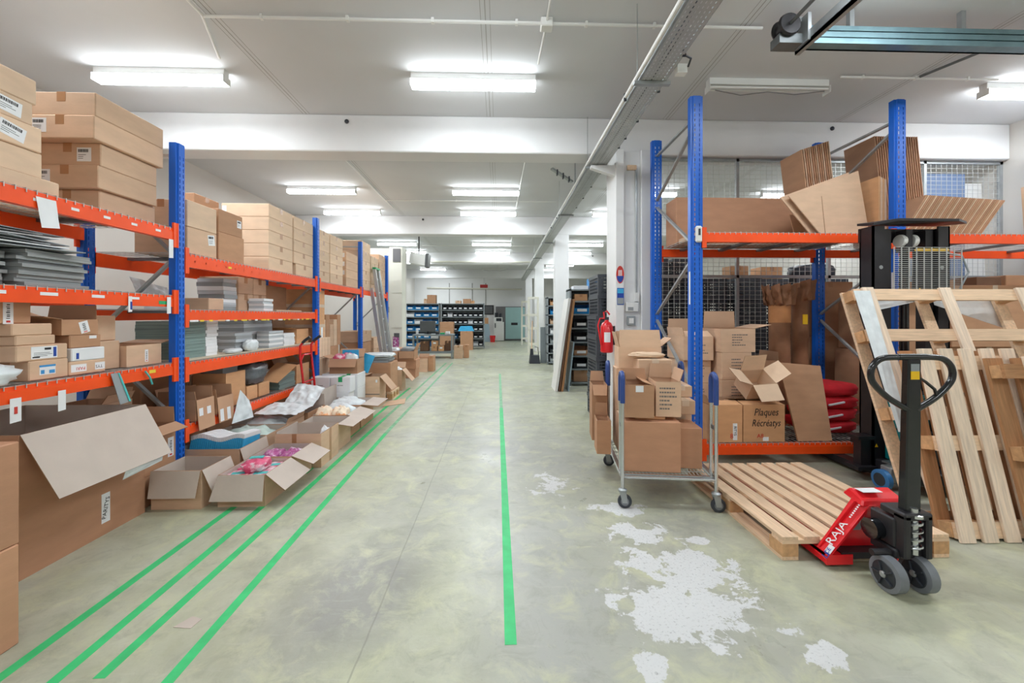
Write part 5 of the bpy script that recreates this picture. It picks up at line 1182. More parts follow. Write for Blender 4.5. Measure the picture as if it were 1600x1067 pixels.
MB().tube([(-.03, 0, .46), (-.04, 0, .53), (.0, 0, .55), (.04, 0, .5)], .012, 8).build('handle', 'gloss_red', t, smooth=True); MB().prism([(.083 * math.cos(R(a)), .083 * math.sin(R(a)), .14) for a in range(232, 291, 10)] + [(.0815 * math.cos(R(a)), .0815 * math.sin(R(a)), .14) for a in range(290, 231, -10)], (0, 0, .13)).build('label', 'paper', t); MB().box(.08, .108, -.02, .02, .1, .35).build('wall_bracket', 'steel_black', t)
# ------------------------------------------------------------------ pallet on the floor with the red pallet jack
pallet('wooden pallet lying on the floor with the red jack pushed under it', 1.06, 1.24, (2.265, 3.045, 0), nb=8, bw=.1)
t = thing('pallet_jack', 'red hand pallet jack with a black handle, forks under the floor pallet', 'pallet jack', (2.225, 2.16, 0))
for s in (-1, 1):
    mb = MB(); xa, xb = (s * .295, s * .135)
    mb.box(xa, xb, .18, 1.36, .075, .09); mb.box(xa, xa - s * .008, .18, 1.36, .035, .09); mb.box(xb, xb + s * .008, .18, 1.3, .035, .09)
    fk = mb.build('fork', 'jack_red', t)
    MB().box(xa, xb, .165, .18, .03, .088).build('heel_plate', 'jack_red', fk)
    mb = MB(); mb.lathe((s * .25, 1.2, .045), (s * -1, 0, 0), [(0, .035), (.07, .035)], 14); mb.build('load_roller', 'rubber_grey', fk)
    # sloping strap from the fork up to the yoke
    x0, x1 = s * .298, s * .04
    mb = MB(); mb.hexa(((x0, .252, .07), (x0, .165, .06), (x0 - s * .012, .165, .06), (x0 - s * .012, .252, .07), (x1, .25, .425), (x1 - s * .02, .18, .37), (x1 - s * .04, .18, .37), (x1 - s * .02, .25, .425)))
    st = mb.build('frame_strap', 'jack_red', t)
    if s < 0:
        nrm = (Vector((x1, .25, .425)) - Vector((x0, .252, .07))).cross(Vector((0, -1, 0))).normalized()
        d = (Vector((x1 - s * .01, .215, .40)) - Vector((x0, .21, .065))).normalized()
        w = Vector((0, -1, 0)); w = (w - d * w.dot(d)).normalized(); n = d.cross(w)
        mtx = Matrix((d, -w, -n)).transposed()
        if n.dot(Vector((-1, 0, 1))) > 0: mtx = Matrix((d, -w, n)).transposed()
        e = mtx.to_euler()
        pos = lambda u, v: Vector((x0, .21, .065)) + d * u + w * v
        off = Vector((-1, 0, .7)).normalized() * .004
        text('lettering', 'RAJA', .075, 'paper', st, pos(.165, .005) + off, e, extrude=.0004)
        for k in range(9): MB().obox(pos(.285 + .015 * k, .006) + off, d * .009, w * .012, off * .1).build('fine_print', 'paper', st)
        text('lettering', 'CE', .035, 'ink_blue', st, pos(.045, .03) + off * 1.8, e, extrude=.0004)
        q = pos(.04, .03) + off; MB().obox(q - d * .035 - w * .02, d * .03, w * .04, off * .1).build('decal', 'ink_blue', st); MB().obox(q - d * .004 - w * .02, d * .05, w * .04, off * .1).build('decal', 'paper', st)
mb = MB(); mb.hexa(((-.07, .18, .36), (.22, .18, .36), (.22, .32, .39), (-.07, .32, .39), (-.05, .19, .40), (.2, .19, .40), (.2, .29, .435), (-.05, .29, .435))); mb.build('yoke_top', 'jack_red', t, bevel=.008)
mb = MB(); mb.hexa(((-.28, .238, .10), (.28, .238, .10), (.28, .252, .10), (-.28, .252, .10), (-.08, .22, .38), (.18, .22, .38), (.18, .235, .38), (-.08, .235, .38))); yk = mb.build('yoke_plate', 'jack_red', t)
MB().prism([(-.13, .2325, .20), (-.03, .2325, .20), (.0, .2235, .33), (-.07, .2235, .33)], (0, -.003, 0)).build('rating_plate', 'paper_grey', yk); MB().box(-.03, .09, .21, .27, .434, .437).build('decal', 'paper', t)
MB().box(-.2, .2, .17, .252, .06, .098).build('fork_beam', 'steel_black', t)
# pump, spring, steering wheels
mb = MB(); mb.box(-.06, .13, -.02, .14, .17, .22); mb.box(-.05, .0, .0, .15, .22, .38); mb.box(-.04, .0, -.05, .02, .18, .42); mb.box(.085, .12, -.05, .02, .18, .42); mb.box(-.04, .12, -.05, .1, .39, .43); mb.build('pump_body', 'steel_black', t, bevel=.008)
MB().cyl((-.1, .1, .28), (.02, .1, .28), .055, 18).build('pump_cylinder', 'gloss_black', t, smooth=True); MB().cyl((-.16, .02, .19), (.1, .02, .19), .018, 12).build('axle_arm', 'steel_black', t)
MB().tube([(.04 + .035 * math.cos(a), -.02 + .035 * math.sin(a), .215 + .0042 * k) for k, a in enumerate([i * 2 * math.pi / 10 for i in range(46)])], .006, 6).build('spring', 'chrome', t, smooth=True); MB().lathe((.04, -.02, .2), (0, 0, 1), [(0, .02), (.2, .02), (.205, .04), (.22, .04), (.225, .02), (.25, .018)], 16).build('piston', 'chrome', t, smooth=True)
for x in (-.13, .04):
    wl = MB().lathe((x, -.02, .092), (1, 0, 0), [(0, .075), (.004, .092), (.052, .092), (.056, .075)], 32).build('steering_wheel', 'rubber_grey', t, smooth=True)
    MB().lathe((x - .003, -.02, .092), (1, 0, 0), [(0, .02), (.0, .066), (.004, .07), (.058, .07), (.062, .066), (.062, .02)], 28).build('hub', 'plastic_black', wl, smooth=True)
    for k in range(5): a = k * 2 * math.pi / 5; MB().bar((x - .005, -.02 + .02 * math.cos(a), .092 + .02 * math.sin(a)), (x - .005, -.02 + .062 * math.cos(a), .092 + .062 * math.sin(a)), .006, .016, (1, 0, 0)).build('hub_rib', 'rubber_dark', wl)
    MB().lathe((x - .012, -.02, .092), (1, 0, 0), [(0, .012), (.004, .018), (.02, .018)], 12).build('axle_cap', 'galv', wl)
# handle
mb = MB(); mb.hexa(((-.005, -.02, .40), (.085, -.02, .40), (.085, .03, .40), (-.005, .03, .40), (-.0, -.03, 1.265), (.075, -.03, 1.265), (.075, .01, 1.265), (-.0, .01, 1.265))); hs = mb.build('handle_shaft', 'gloss_black', t, bevel=.006)
hx = .037; lp = [(hx - .03, 1.275), (hx - .16, 1.27), (hx - .215, 1.235), (hx - .232, 1.18), (hx - .21, 1.125), (hx - .13, 1.05), (hx - .02, .985)]
def smooth_path(p, k=6):
    p = [p[0]] + p + [p[-1]]; out = []
    for i in range(1, len(p) - 2):
        for j in range(k):
            u = j / k; a, b, c, d = p[i - 1], p[i], p[i + 1], p[i + 2]
            out.append(tuple(.5 * (2 * b[m] + (c[m] - a[m]) * u + (2 * a[m] - 5 * b[m] + 4 * c[m] - d[m]) * u * u + (3 * b[m] - a[m] - 3 * c[m] + d[m]) * u ** 3) for m in range(2)))
    return out + [p[-1]]
lp = smooth_path(lp)
for s in (1, -1): MB().tube([(hx + s * (x - hx), -.012, z) for x, z in lp], .0165, 12).build('handle_loop', 'gloss_black', t, smooth=True)
MB().cyl((hx - .08, -.012, 1.276), (hx + .08, -.012, 1.276), .018, 12).build('handle_grip', 'gloss_black', t, smooth=True)
MB().tube([(hx + .02, -.02, 1.17), (hx + .07, -.02, 1.14), (hx + .12, -.02, 1.10), (hx + .13, -.02, 1.07)], .008, 8).build('release_lever', 'gloss_black', t, smooth=True)
MB().box(.012, .06, -.0325, -.03, 1.155, 1.20).build('decal', 'safety_yellow', hs); MB().box(.012, .06, -.0325, -.03, 1.20, 1.24).build('decal', 'paper_grey', hs)

# ------------------------------------------------------------------ trolley with cartons
TR = Matrix.Translation((.965, 3.16, 0)) @ Matrix.Rotation(R(-7.5), 4, 'Z')
t = thing('trolley', 'wire platform trolley with blue handles, loaded with cartons', 'trolley', (.965, 3.16, 0), R(-7.5))
mb = MB(); mb.box(0, .70, -.015, .015, .235, .262); mb.box(0, .70, .83, .86, .235, .262); mb.box(-.015, .015, 0, .85, .235, .262); mb.box(.685, .715, 0, .85, .235, .262); mb.build('platform_frame', 'chrome', t)
mb = MB()
for i in range(1, 26): mb.box(.028 * i - .002, .028 * i + .002, .0, .85, .258, .262)
for i in range(1, 8): mb.box(0, .70, .105 * i - .003, .105 * i + .003, .250, .257)
mb.build('wire_platform', 'wire', t); MB().cyl((0, -.03, .243), (.70, -.03, .243), .012, 10).build('front_rail', 'chrome', t, smooth=True)
for x in (0, .70):
    for (ya, yb) in ((-.03, .07), (.78, .87)):
        caster_y = ya if ya < .3 else yb
        other = yb if ya < .3 else ya
        MB().cyl((x, caster_y, .15), (x, caster_y, .95), .014, 12).build('post', 'chrome', t, smooth=True); MB().cyl((x, other, .24), (x, other, .95), .014, 12).build('post', 'chrome', t, smooth=True)
        m_ = (ya + yb) / 2; r = abs(yb - ya) / 2
        MB().tube([(x, ya, .82)] + [(x, m_ - r * math.cos(a), 1.0 + r * math.sin(a)) for a in [k * math.pi / 8 for k in range(9)]] + [(x, yb, .82)], .019, 12).build('handle', 'handle_blue', t, smooth=True)
        MB().box(x - .006, x + .006, ya, yb, .62, .65).build('post_bracket', 'galv_dark', t)
        fk = MB(); fk.lathe((x, caster_y, .125), (0, 0, 1), [(0, .03), (.02, .035), (.03, .02)], 14); fk.hexa(((x - .004, caster_y - .022, .045), (x + .036, caster_y - .022, .045), (x + .036, caster_y - .016, .045), (x - .004, caster_y - .016, .045), (x - .025, caster_y - .022, .13), (x + .025, caster_y - .022, .13), (x + .025, caster_y - .016, .13), (x - .025, caster_y - .016, .13)))
        fk.hexa(((x - .004, caster_y + .016, .045), (x + .036, caster_y + .016, .045), (x + .036, caster_y + .022, .045), (x - .004, caster_y + .022, .045), (x - .025, caster_y + .016, .13), (x + .025, caster_y + .016, .13), (x + .025, caster_y + .022, .13), (x - .025, caster_y + .022, .13)))
        f_ = fk.build('caster_fork', 'galv', t)
        MB().lathe((x + .016, caster_y - .013, .054), (0, 1, 0), [(0, .046), (.004, .054), (.022, .054), (.026, .046)], 24).build('wheel', 'rubber_dark', f_, smooth=True); MB().lathe((x + .016, caster_y - .0145, .054), (0, 1, 0), [(0, .012), (0, .032), (.029, .032), (.029, .012)], 20).build('hub', 'rubber_grey', f_, smooth=True)
GT = 'cartons on the trolley'
def tbox(label, x0, x1, y0, y1, z0, z1, flaps=None, m='card_tan', pr=False, dz=0.0, tape='y', st=()):
    c = TR @ Vector(((x0 + x1) / 2, (y0 + y1) / 2, z0)); hx, hy = (x1 - x0) / 2, (y1 - y0) / 2
    if flaps is None: o = carton(label, c.x - hx, c.x + hx, c.y - hy, c.y + hy, z0, z1, m, -7.5 + dz, tape, GT, st, tapem='tape_clear')
    else: o = open_carton(label, c.x - hx, c.x + hx, c.y - hy, c.y + hy, z0, z1, flaps, m, -7.5 + dz, GT, st)
    if pr: printed(o, '-Y', (-hx, hx, -hy, hy, 0, z1 - z0), .5, .5, hx * 1.4, (z1 - z0) * .7, 6)
    return o
Zp = .263
tbox('large plain carton standing at the front of the trolley', .02, .46, .03, .30, Zp, Zp + .40, m='card_red', tape=None)
tbox('narrow carton beside the large one at the front of the trolley', .47, .66, .14, .42, Zp, Zp + .33, m='card_red', tape=None)
tbox('flat carton bridging the rear of the trolley load', .05, .46, .32, .6, Zp, Zp + .36); tbox('plain carton low at the rear of the trolley', .51, .68, .45, .8, Zp, Zp + .40)
tbox('small flat carton laid on the large front one', .12, .36, .1, .26, Zp + .401, Zp + .43, m='card_orange')
tbox('taped open carton on the front of the trolley load', .03, .255, .03, .32, Zp + .431, Zp + .69, {'B': (0, .1), 'L': (6, .1), 'R': (-70, .08)}, 'card_brown', st=[('-Y', .5, .88, .06, .05, 'print')]); tbox('printed open carton on the front of the trolley load', .28, .475, .08, .34, Zp + .431, Zp + .71, {'B': (0, .12), 'R': (20, .1)}, pr=True)
tbox('small carton on top beside the printed one', .5, .66, .3, .6, Zp + .401, Zp + .52); tbox('plain carton stacked at the trolley end by the blue post', .5, .68, .44, .8, Zp + .521, Zp + .62)
tbox('carton in the middle layer of the trolley load', .06, .46, .36, .62, Zp + .361, Zp + .68); tbox('taped carton lying on the middle of the trolley load', .2, .48, .35, .565, Zp + .681, Zp + .86, dz=2)
o = blob('paper_wad', 'crumpled printed paper on top of the trolley load', 'paper', TR @ Vector((.3, .5, Zp + .861)), (.3, .16, .05), 'card_pale', 95, .2)
tbox('carton at the back of the trolley load', .05, .49, .63, .84, Zp, Zp + .75); tbox('tall open carton with upright flaps crowning the trolley load', .07, .46, .60, .86, Zp + .751, Zp + .95, {'B': (-3, .14), 'F': (-8, .16), 'L': (14, .14), 'R': (52, .13)})
tbox('narrow open carton hanging out at the rear corner of the trolley', -.17, -.025, .66, .92, Zp + .05, Zp + .58, {'F': (160, .1), 'B': (8, .1)}, 'card_brown'); tbox('brown carton hung low on the rear corner of the trolley', -.15, -.025, .42, .64, Zp + .001, Zp + .30, {'B': (-4, .12)}, 'card_brown')

# ------------------------------------------------------------------ electric stacker
t = thing('stacker_truck', 'black and green electric stacker with a wire mast guard behind the leaning pallets', 'stacker', (3.79, 3.65, 0))
for s in (-1, 1):
    mb = MB(); x = s * .31
    mb.box(x - .055, x + .055, -.05, -.035, .05, 2.33); mb.box(x - .055 if s < 0 else x + .04, x - .04 if s < 0 else x + .055, -.05, .09, .05, 2.33); mb.box(x - .055, x + .055, .075, .09, .05, 2.33); mb.build('mast_channel', 'steel_black', t)
    mb = MB(); x2 = s * .2; mb.box(x2 - .035, x2 + .035, -.02, .07, .15, 2.3); mb.build('inner_mast', 'steel_black', t)
    MB().cyl((x - s * .02, -.052, 1.95), (x - s * .02, -.046, 1.95), .018, 10).build('bolt', 'galv', t)
MB().prism([(-.38, -.07, 2.33), (-.2, -.13, 2.36), (.36, -.13, 2.36), (.55, -.03, 2.36), (.38, .1, 2.36), (-.38, .1, 2.36)], (0, 0, .022)).build('mast_top', 'steel_black', t); MB().box(-.37, .37, .08, .1, 2.2, 2.33).build('cross_beam', 'steel_black', t)
MB().cyl((-.02, .0, .2), (-.02, .0, 2.15), .035, 16).build('lift_cylinder', 'gloss_black', t, smooth=True); MB().box(-.05, .01, -.05, .05, 2.1, 2.3).build('pulley_block', 'steel_black', t)
for x in (-.075, .035): MB().lathe((x, 0, 2.2), (1, 0, 0), [(0, .055), (.01, .06), (.03, .06), (.04, .055)], 18).build('pulley', 'white_plastic', t, smooth=True)
MB().tube([(.08, .0, 2.24), (.09, .0, 2.0), (.08, .0, 1.7)], .02, 8).build('lift_chain', 'steel_black', t); MB().tube([(.3, -.02, 2.1), (.42, -.1, 2.05), (.46, -.12, 1.9), (.4, -.1, 1.75)], .008, 6).build('cable', 'paper_grey', t)
# mesh guard
mb = MB()
for i in range(10): x = -.25 + .07 * i; mb.box(x - .003, x + .003, -.135, -.129, 1.70, 2.12)
for i in range(24): z = 1.70 + .0183 * i; mb.box(-.25, .39, -.129, -.125, z - .0018, z + .0018)
mb.build('wire_guard', 'wire', t); MB().cyl((-.03, -.115, 2.1), (.27, -.115, 2.1), .012, 10).build('guard_handle', 'safety_yellow', t)
MB().prism([(-.03, -.131, 1.72), (.01, -.131, 1.72), (-.01, -.131, 1.755)], (0, -.002, 0)).build('warning_decal', 'safety_yellow', t); MB().prism([(-.35, -.052, .30), (-.32, -.052, .30), (-.335, -.052, .33)], (0, -.002, 0)).build('warning_decal', 'safety_yellow', t)
MB().box(-.3, -.12, -.33, -.08, .2, .82).build('body', 'machine_green', t, bevel=.02); MB().box(-.118, .36, -.33, -.08, .2, .82).build('hood', 'steel_black', t, bevel=.02); MB().box(-.302, -.11, -.332, -.1, .50, .515).build('body_seam', 'steel_black', t); MB().box(-.36, .4, -.45, -.06, .10, .2).build('chassis', 'steel_black', t, bevel=.01); MB().box(-.38, -.28, -.5, -.15, .2, .215).build('foot_plate', 'galv_dark', t)
for s in (-1, 1):
    xo = -.33 if s < 0 else .13; MB().box(xo - .06, xo + .06, .05, 1.0, .03, .095).build('outrigger', 'steel_black', t); MB().lathe((xo - .04, .92, .042), (1, 0, 0), [(0, .042), (.08, .042)], 16).build('load_wheel', 'rubber_grey', t)
    f_ = MB(); f_.box(s * .17 - .08, s * .17 + .08, .1, .32, .235, .275); f_.box(s * .17 - .08, s * .17 + .08, .1, .14, .235, .7); f_.build('fork', 'steel_black', t)
MB().box(-.28, .28, .08, .11, .3, .75).build('fork_carriage', 'steel_black', t)
mb = MB(); mb.box(-.47, -.38, -.04, .04, .1, .38); mb.box(-.52, -.36, -.07, .06, .37, .40); mb.box(-.54, -.36, -.09, .06, .10, .13); mb.build('side_stop', 'steel_black', t)
w_ = MB().lathe((-.5, -.25, .085), (1, 0, 0), [(0, .07), (.005, .085), (.045, .085), (.05, .07)], 28).build('caster_wheel', 'wheel_blue', t, smooth=True); MB().lathe((-.502, -.25, .085), (1, 0, 0), [(0, .02), (0, .055), (.054, .055), (.054, .02)], 22).build('hub', 'rubber_dark', w_, smooth=True)
MB().box(-.45, -.33, -.3, -.2, .06, .2).build('caster_housing', 'galv', t, bevel=.01)
# ------------------------------------------------------------------ pallets leaning against the stacker
def leaning(label, x0, x1, ybot, ytop, ztop, verts, rails, m='wood_up', back=(), blocks=True, dep=.10):
    """pallet standing on edge: upright boards (front and back layers), cross rails and blocks between; local z runs up the slope"""
    L = math.hypot(ytop - ybot, ztop); a = math.atan2(ytop - ybot, ztop); w = x1 - x0
    t = thing('wooden_pallet', label, 'pallet', (x0, ybot, 0.0), rot=(-a, 0, 0))
    for (u, bw, mm) in verts: MB().box(u, u + bw, -.022, 0, .0, L).build('deck_board', mm or m, t, bevel=.002)
    for (v, hh, mm) in rails: MB().box(0, w, .0, .022, v, v + hh).build('cross_rail', mm or 'wood_x', t)
    for (u, bw, mm) in back: MB().box(u, u + bw, dep, dep + .022, 0, L).build('rear_board', mm or m, t)
    if blocks:
        for (u, bw, mm) in verts if not back else back:
            for (v, hh, _) in rails: MB().box(u + .005, u + bw - .005, .022, dep, v + .005, v + hh - .005).build('block', 'wood_end', t)
    return t
leaning('tall film-wrapped wooden pallet leaning on the stacker', 3.02, 4.60, 2.74, 3.36, 1.74, [(.06, .10, None), (.74, .10, None), (1.42, .10, None)], [(.02, .1, None), (.75, .1, None), (1.38, .1, None), (1.74, .1, None)], back=[(-.02, .1, 'wood'), (.64, .1, 'wood'), (1.34, .1, 'wood')])
leaning('wooden pallet of close boards leaning on the film-wrapped one', 3.04, 3.78, 2.58, 2.86, 1.26, [(0, .1, None), (.155, .1, None), (.31, .1, None), (.465, .1, None), (.62, .1, None)], [(.02, .1, None), (.58, .1, None), (1.14, .1, None)], back=[(-.02, .1, 'wood_old'), (.12, .12, 'wood_old'), (.27, .12, 'wood_old'), (.43, .12, 'wood_old'), (.58, .12, 'wood_old')])
leaning('wooden pallet showing its brown underside, leaning on the close-boarded one', 3.47, 4.4, 2.42, 2.69, 1.22, [(.14, .1, None), (.42, .1, None), (.7, .1, None)], [(.02, .1, 'wood_x_old'), (.55, .1, 'wood_x_old'), (1.1, .1, 'wood_x_old')], back=[(.0, .12, 'wood_old'), (.2, .1, 'wood_old'), (.5, .14, 'wood_old')], dep=.09)
o = sheet('stretch_film', 'torn clear stretch film hanging on the edge of the tall pallet', 'film', (2.985, 2.931, .634), (3.07, 2.931, .634), (3.13, 3.317, 1.716), (2.985, 3.317, 1.716), 'bag_clear', .007, 16, 12, .002, freq=5)
sheet('stretch_film', 'clear stretch film strung across the back of the tall pallet', 'film', (3.15, 3.43, 1.52), (3.75, 3.475, 1.64), (3.72, 3.485, 1.68), (3.15, 3.49, 1.69), 'film_clear', .008, 12, 13, .002, freq=5); sheet('stretch_film', 'clear stretch film hanging at the far half of the tall pallet', 'film', (3.85, 3.46, 1.60), (4.5, 3.38, 1.36), (4.52, 3.485, 1.68), (3.85, 3.485, 1.68), 'film_clear', .008, 12, 14, .002, freq=5)
# ------------------------------------------------------------------ shelving and boards along the columns
def shelving(label, x0, x1, y0, y1, h, levels, m='shelf_grey', ends=True):
    t = thing('metal_shelving', label, 'shelving', (x0, y0, 0)); w, d = x1 - x0, y1 - y0
    for x in (0, w - .035):
        for y in (0, d - .035): MB().box(x, x + .035, y, y + .035, 0, h).build('post', m, t)
    for z in levels: MB().box(0, w, 0, d, z, z + .03).build('shelf', m, t)
    if ends:
        for x in (.0, w - .004): MB().box(x, x + .004, .035, d - .035, .1, h).build('end_panel', m, t)
    MB().box(.03, w - .03, d - .004, d, .05, h).build('back_panel', m, t)
    return t
def bin_(label, x0, x1, y0, y1, z0, h, m, group, tagm='paper'):
    t = thing('storage_bin', label, 'bin', ((x0 + x1) / 2, y0, z0 + .001), 0, group); hw, d = (x1 - x0) / 2, y1 - y0
    mb = MB(); mb.box(-hw, hw, 0, d, 0, .006); mb.box(-hw, -hw + .006, 0, d, 0, h); mb.box(hw - .006, hw, 0, d, 0, h); mb.box(-hw, hw, d - .006, d, 0, h); mb.hexa(((-hw, 0, 0), (hw, 0, 0), (hw, .008, 0), (-hw, .008, 0), (-hw, -.03, h * .62), (hw, -.03, h * .62), (hw, -.022, h * .62), (-hw, -.022, h * .62)))
    mb.build('body', m, t)
    if tagm: MB().box(-hw * .6, hw * .6, -.028, -.02, h * .25, h * .55).build('tag', tagm, t)
    return t
lv = [.05, .34, .62, .92, 1.22, 1.52, 1.8, 2.05]
shelving('grey metal shelving of small parts beside the leaning boards', 1.50, 2.5, 8.62, 9.1, 2.1, lv)
GP = 'bins on the shelving by the leaning boards'
bin_('bright blue bin on the shelving by the leaning boards', 1.58, 1.98, 8.66, 9.0, 1.83, .2, 'bin_blue', GP) if False else None
bin_('bright blue storage bin on an upper shelf by the leaning boards', 1.60, 1.95, 8.68, 9.0, 1.55, .2, 'bin_blue', GP)
for i, (z, m, nm) in enumerate(((1.25, 'plastic_black', 'fifth'), (.95, 'plastic_black', 'fourth'), (.65, 'card_brown', 'third'), (.37, 'plastic_black', 'second'))): bin_('dark storage bin on the %s shelf by the leaning boards' % nm, 1.60, 1.92, 8.68, 9.0, z, .19, m, GP)
carton('orange carton on the top inner shelf by the leaning boards', 1.62, 1.9, 8.7, 8.95, 1.831, 1.98, 'card_orange'); carton('brown carton at the foot of the shelving by the leaning boards', 1.6, 2.0, 8.7, 9.0, .081, .33, 'card_brown'); bin_('blue bin on top of the shelving by the leaning boards', 1.95, 2.25, 8.7, 9.0, 2.08, .24, 'bin_blue', GP)
carton('long low carton on top of the shelving by the leaning boards', 1.6, 1.92, 8.7, 9.0, 2.081, 2.16, 'card_white', tape=None)
shelving('grey metal shelving with mixed goods past the second column', 1.46, 2.4, 12.4, 12.9, 2.1, lv)
for i, z in enumerate((.09, .375, .655, .955, 1.255, 1.555, 1.835)): bin_('storage bin on the shelving past the second column, %s shelf' % ('lowest', 'second', 'third', 'fourth', 'fifth', 'sixth', 'top')[i], 1.56, 1.95, 12.43, 12.8, z, .17, ('paper_grey', 'plastic_black', 'shelf_grey', 'paper', 'card_tan', 'bin_blue', 'card_orange')[i], 'bins past the second column')
o = MB().box(0, .4, 0, .03, 0, 1.15).build('metal_sheet', 'shelf_grey', None, (1.30, 12.9, 0)); tag(o, 'low grey metal sheet standing beside the far shelving', 'metal sheet')
# boards leaning on the shelving
for i, (xb, xt, th, h, m, lb) in enumerate(((1.10, 1.37, .05, 1.86, 'white_plastic', 'white board leaning edge-on against the shelving'), (1.17, 1.42, .03, 1.83, 'card_dark', 'dark brown board leaning behind the white one'), (1.22, 1.46, .045, 1.84, 'wood_old', 'plain wooden board leaning against the shelving'), (1.36, 1.47, .02, .98, 'panel_blue', 'short blue-grey panel leaning at the shelving foot'))):
    o = MB().hexa(((0, 0, 0), (th, 0, 0), (th, .6, 0), (0, .6, 0), (xt - xb, 0, h), (xt - xb + th, 0, h), (xt - xb + th, .6, h), (xt - xb, .6, h))).build('leaning_board', m, None, (xb, 8.0, 0)); tag(o, lb, 'board')
# white steel lattice posts by the far columns
for i, (x, y) in enumerate(((1.15, 16.6), (1.1, 20.8))):
    t = thing('steel_rack_post', ('white steel lattice frame before the third column', 'white steel lattice frame before the fourth column')[i], 'steel frame', (x, y, 0))
    for dx in (0, .38): MB().box(dx, dx + .08, 0, .08, 0, 2.3).build('leg', 'cream_steel', t)
    for z in (.3, .95, 1.5, 2.2): MB().box(.0, .46, -.01, .09, z, z + .1).build('cross_bar', 'cream_steel', t)
t = thing('mop_bucket', 'black mop bucket with an upright handle beside the far shelving', 'mop bucket', (.94, 12.7, 0)); mb = MB(); mb.hexa(((0, 0, 0), (.34, 0, 0), (.34, .4, 0), (0, .4, 0), (.03, .03, .26), (.31, .03, .26), (.31, .37, .26), (.03, .37, .26))); mb.build('bucket', 'plastic_black', t); MB().tube([(.08, .2, .1), (.08, .2, .55), (.1, .2, 1.35)], .018, 8).build('handle', 'wood', t); MB().hexa(((.02, .14, .22), (.14, .14, .22), (.14, .26, .22), (.02, .26, .22), (.04, .16, .46), (.12, .16, .46), (.12, .24, .46), (.04, .24, .46))).build('wringer', 'plastic_black', t); MB().tube([(.3, .2, .26), (.28, .2, .5), (.18, .2, .52)], .012, 6).build('bail', 'plastic_black', t)
# ------------------------------------------------------------------ far shelving with blue and black bins
y0 = 18.62; lv2 = [.1, .45, .8, 1.12, 1.44, 1.76, 2.05]
shelving('wide grey shelving filled with blue bins at the far end', -4.35, -2.78, y0, y0 + .5, 2.1, lv2); shelving('wide grey shelving filled with black bins at the far end', -2.70, -.72, y0, y0 + .5, 2.1, lv2)
for r, z in enumerate(lv2[:-1]):
    nm = ('lowest', 'second', 'third', 'fourth', 'fifth', 'sixth')[r]
    for k in range(4): bin_('blue storage bin on the %s shelf of the far blue shelving' % nm, -4.28 + k * .37, -3.94 + k * .37, y0 + .03, y0 + .4, z + .032, .2, 'bin_blue' if (k + r) % 5 != 4 else 'paper', 'blue bins at the far end')
    for k in range(8): bin_('black storage bin with a white tag on the %s shelf of the far dark shelving' % nm, -2.63 + k * .235, -2.42 + k * .235, y0 + .03, y0 + .4, z + .032, .18, 'plastic_black' if (k * 3 + r) % 11 != 7 else ('bin_blue' if r == 1 else 'paper'), 'black bins at the far end')
carton('tall brown carton on the blue bin shelving', -3.35, -2.95, y0 + .05, y0 + .4, 2.081, 2.48, 'card_brown'); carton('small carton beside the tall one on the blue bin shelving', -3.5, -3.36, y0 + .05, y0 + .35, 2.081, 2.3, 'card_tan'); carton('brown carton on the black bin shelving', -1.7, -1.35, y0 + .05, y0 + .4, 2.081, 2.3, 'card_brown'); carton('open pale carton on the black bin shelving', -2.05, -1.8, y0 + .05, y0 + .4, 2.081, 2.22, 'card_tan'); carton('low orange carton at the end of the black bin shelving top', -1.34, -1.18, y0 + .05, y0 + .3, 2.081, 2.22, 'card_orange')
# ------------------------------------------------------------------ packing desk
t = thing('packing_desk', 'grey steel packing desk with a lower shelf before the far shelving', 'desk', (-3.1, 14.4, 0))
MB().box(0, 1.42, 0, .75, .80, .85).build('desk_top', 'shelf_grey', t); MB().box(0.02, 1.4, .05, .7, .17, .25).build('lower_shelf', 'shelf_grey', t)
for x in (.0, 1.36):
    for y in (.0, .69): MB().box(x, x + .06, y, y + .06, 0, .80).build('leg', 'shelf_grey', t)
t = thing('monitor', 'grey computer monitor standing on the packing desk', 'monitor', (-2.62, 14.75, .85)); MB().box(-.28, .28, -.02, .02, .1, .48).build('screen', 'screen', t, bevel=.006); MB().box(-.03, .03, .0, .04, 0, .2).build('stand', 'plastic_black', t); MB().box(-.12, .12, -.08, .08, 0, .012).build('base', 'plastic_black', t)
for i, (xa, xb, ya, za, zb, m, lb) in enumerate(((-2.45, -2.25, 14.5, .251, .42, 'card_orange', 'orange carton in the desk shelf, lower one'), (-2.45, -2.22, 14.5, .421, .62, 'card_orange', 'orange carton in the desk shelf, upper one with a white label'), (-2.2, -2.0, 14.48, .251, .45, 'card_orange', 'orange carton with a blue label in the desk shelf'), (-2.85, -2.55, 14.5, .251, .6, 'card_dark', 'dark carton at the end of the desk shelf'), (-1.98, -1.78, 14.6, .251, .6, 'card_dark', 'dark carton at the aisle end of the desk shelf'))):
    carton(lb, xa, xb, ya, ya + .3, za, zb, m, tape='y', group='cartons in the packing desk', stickers=[('-Y', .5, .6, .1, .06, 'plain')] if i in (1, 2) else [])
for i, (xa, xb, za, m, lb) in enumerate(((-2.3, -2.18, .93, 'plastic_black', 'black keyboard tray on the packing desk'), (-2.14, -1.98, .91, 'tape_green', 'green tape roll box on the packing desk'), (-1.95, -1.8, .95, 'paper', 'white box on the packing desk'), (-3.0, -2.93, 1.0, 'paper', 'small white bottle on the packing desk'))):
    carton(lb, xa, xb, 14.5, 14.65, .851, za, m, tape=None)
carton('tall brown carton behind the packing desk', -2.0, -1.62, 15.3, 15.7, .9, 1.5, 'card_brown') if False else None
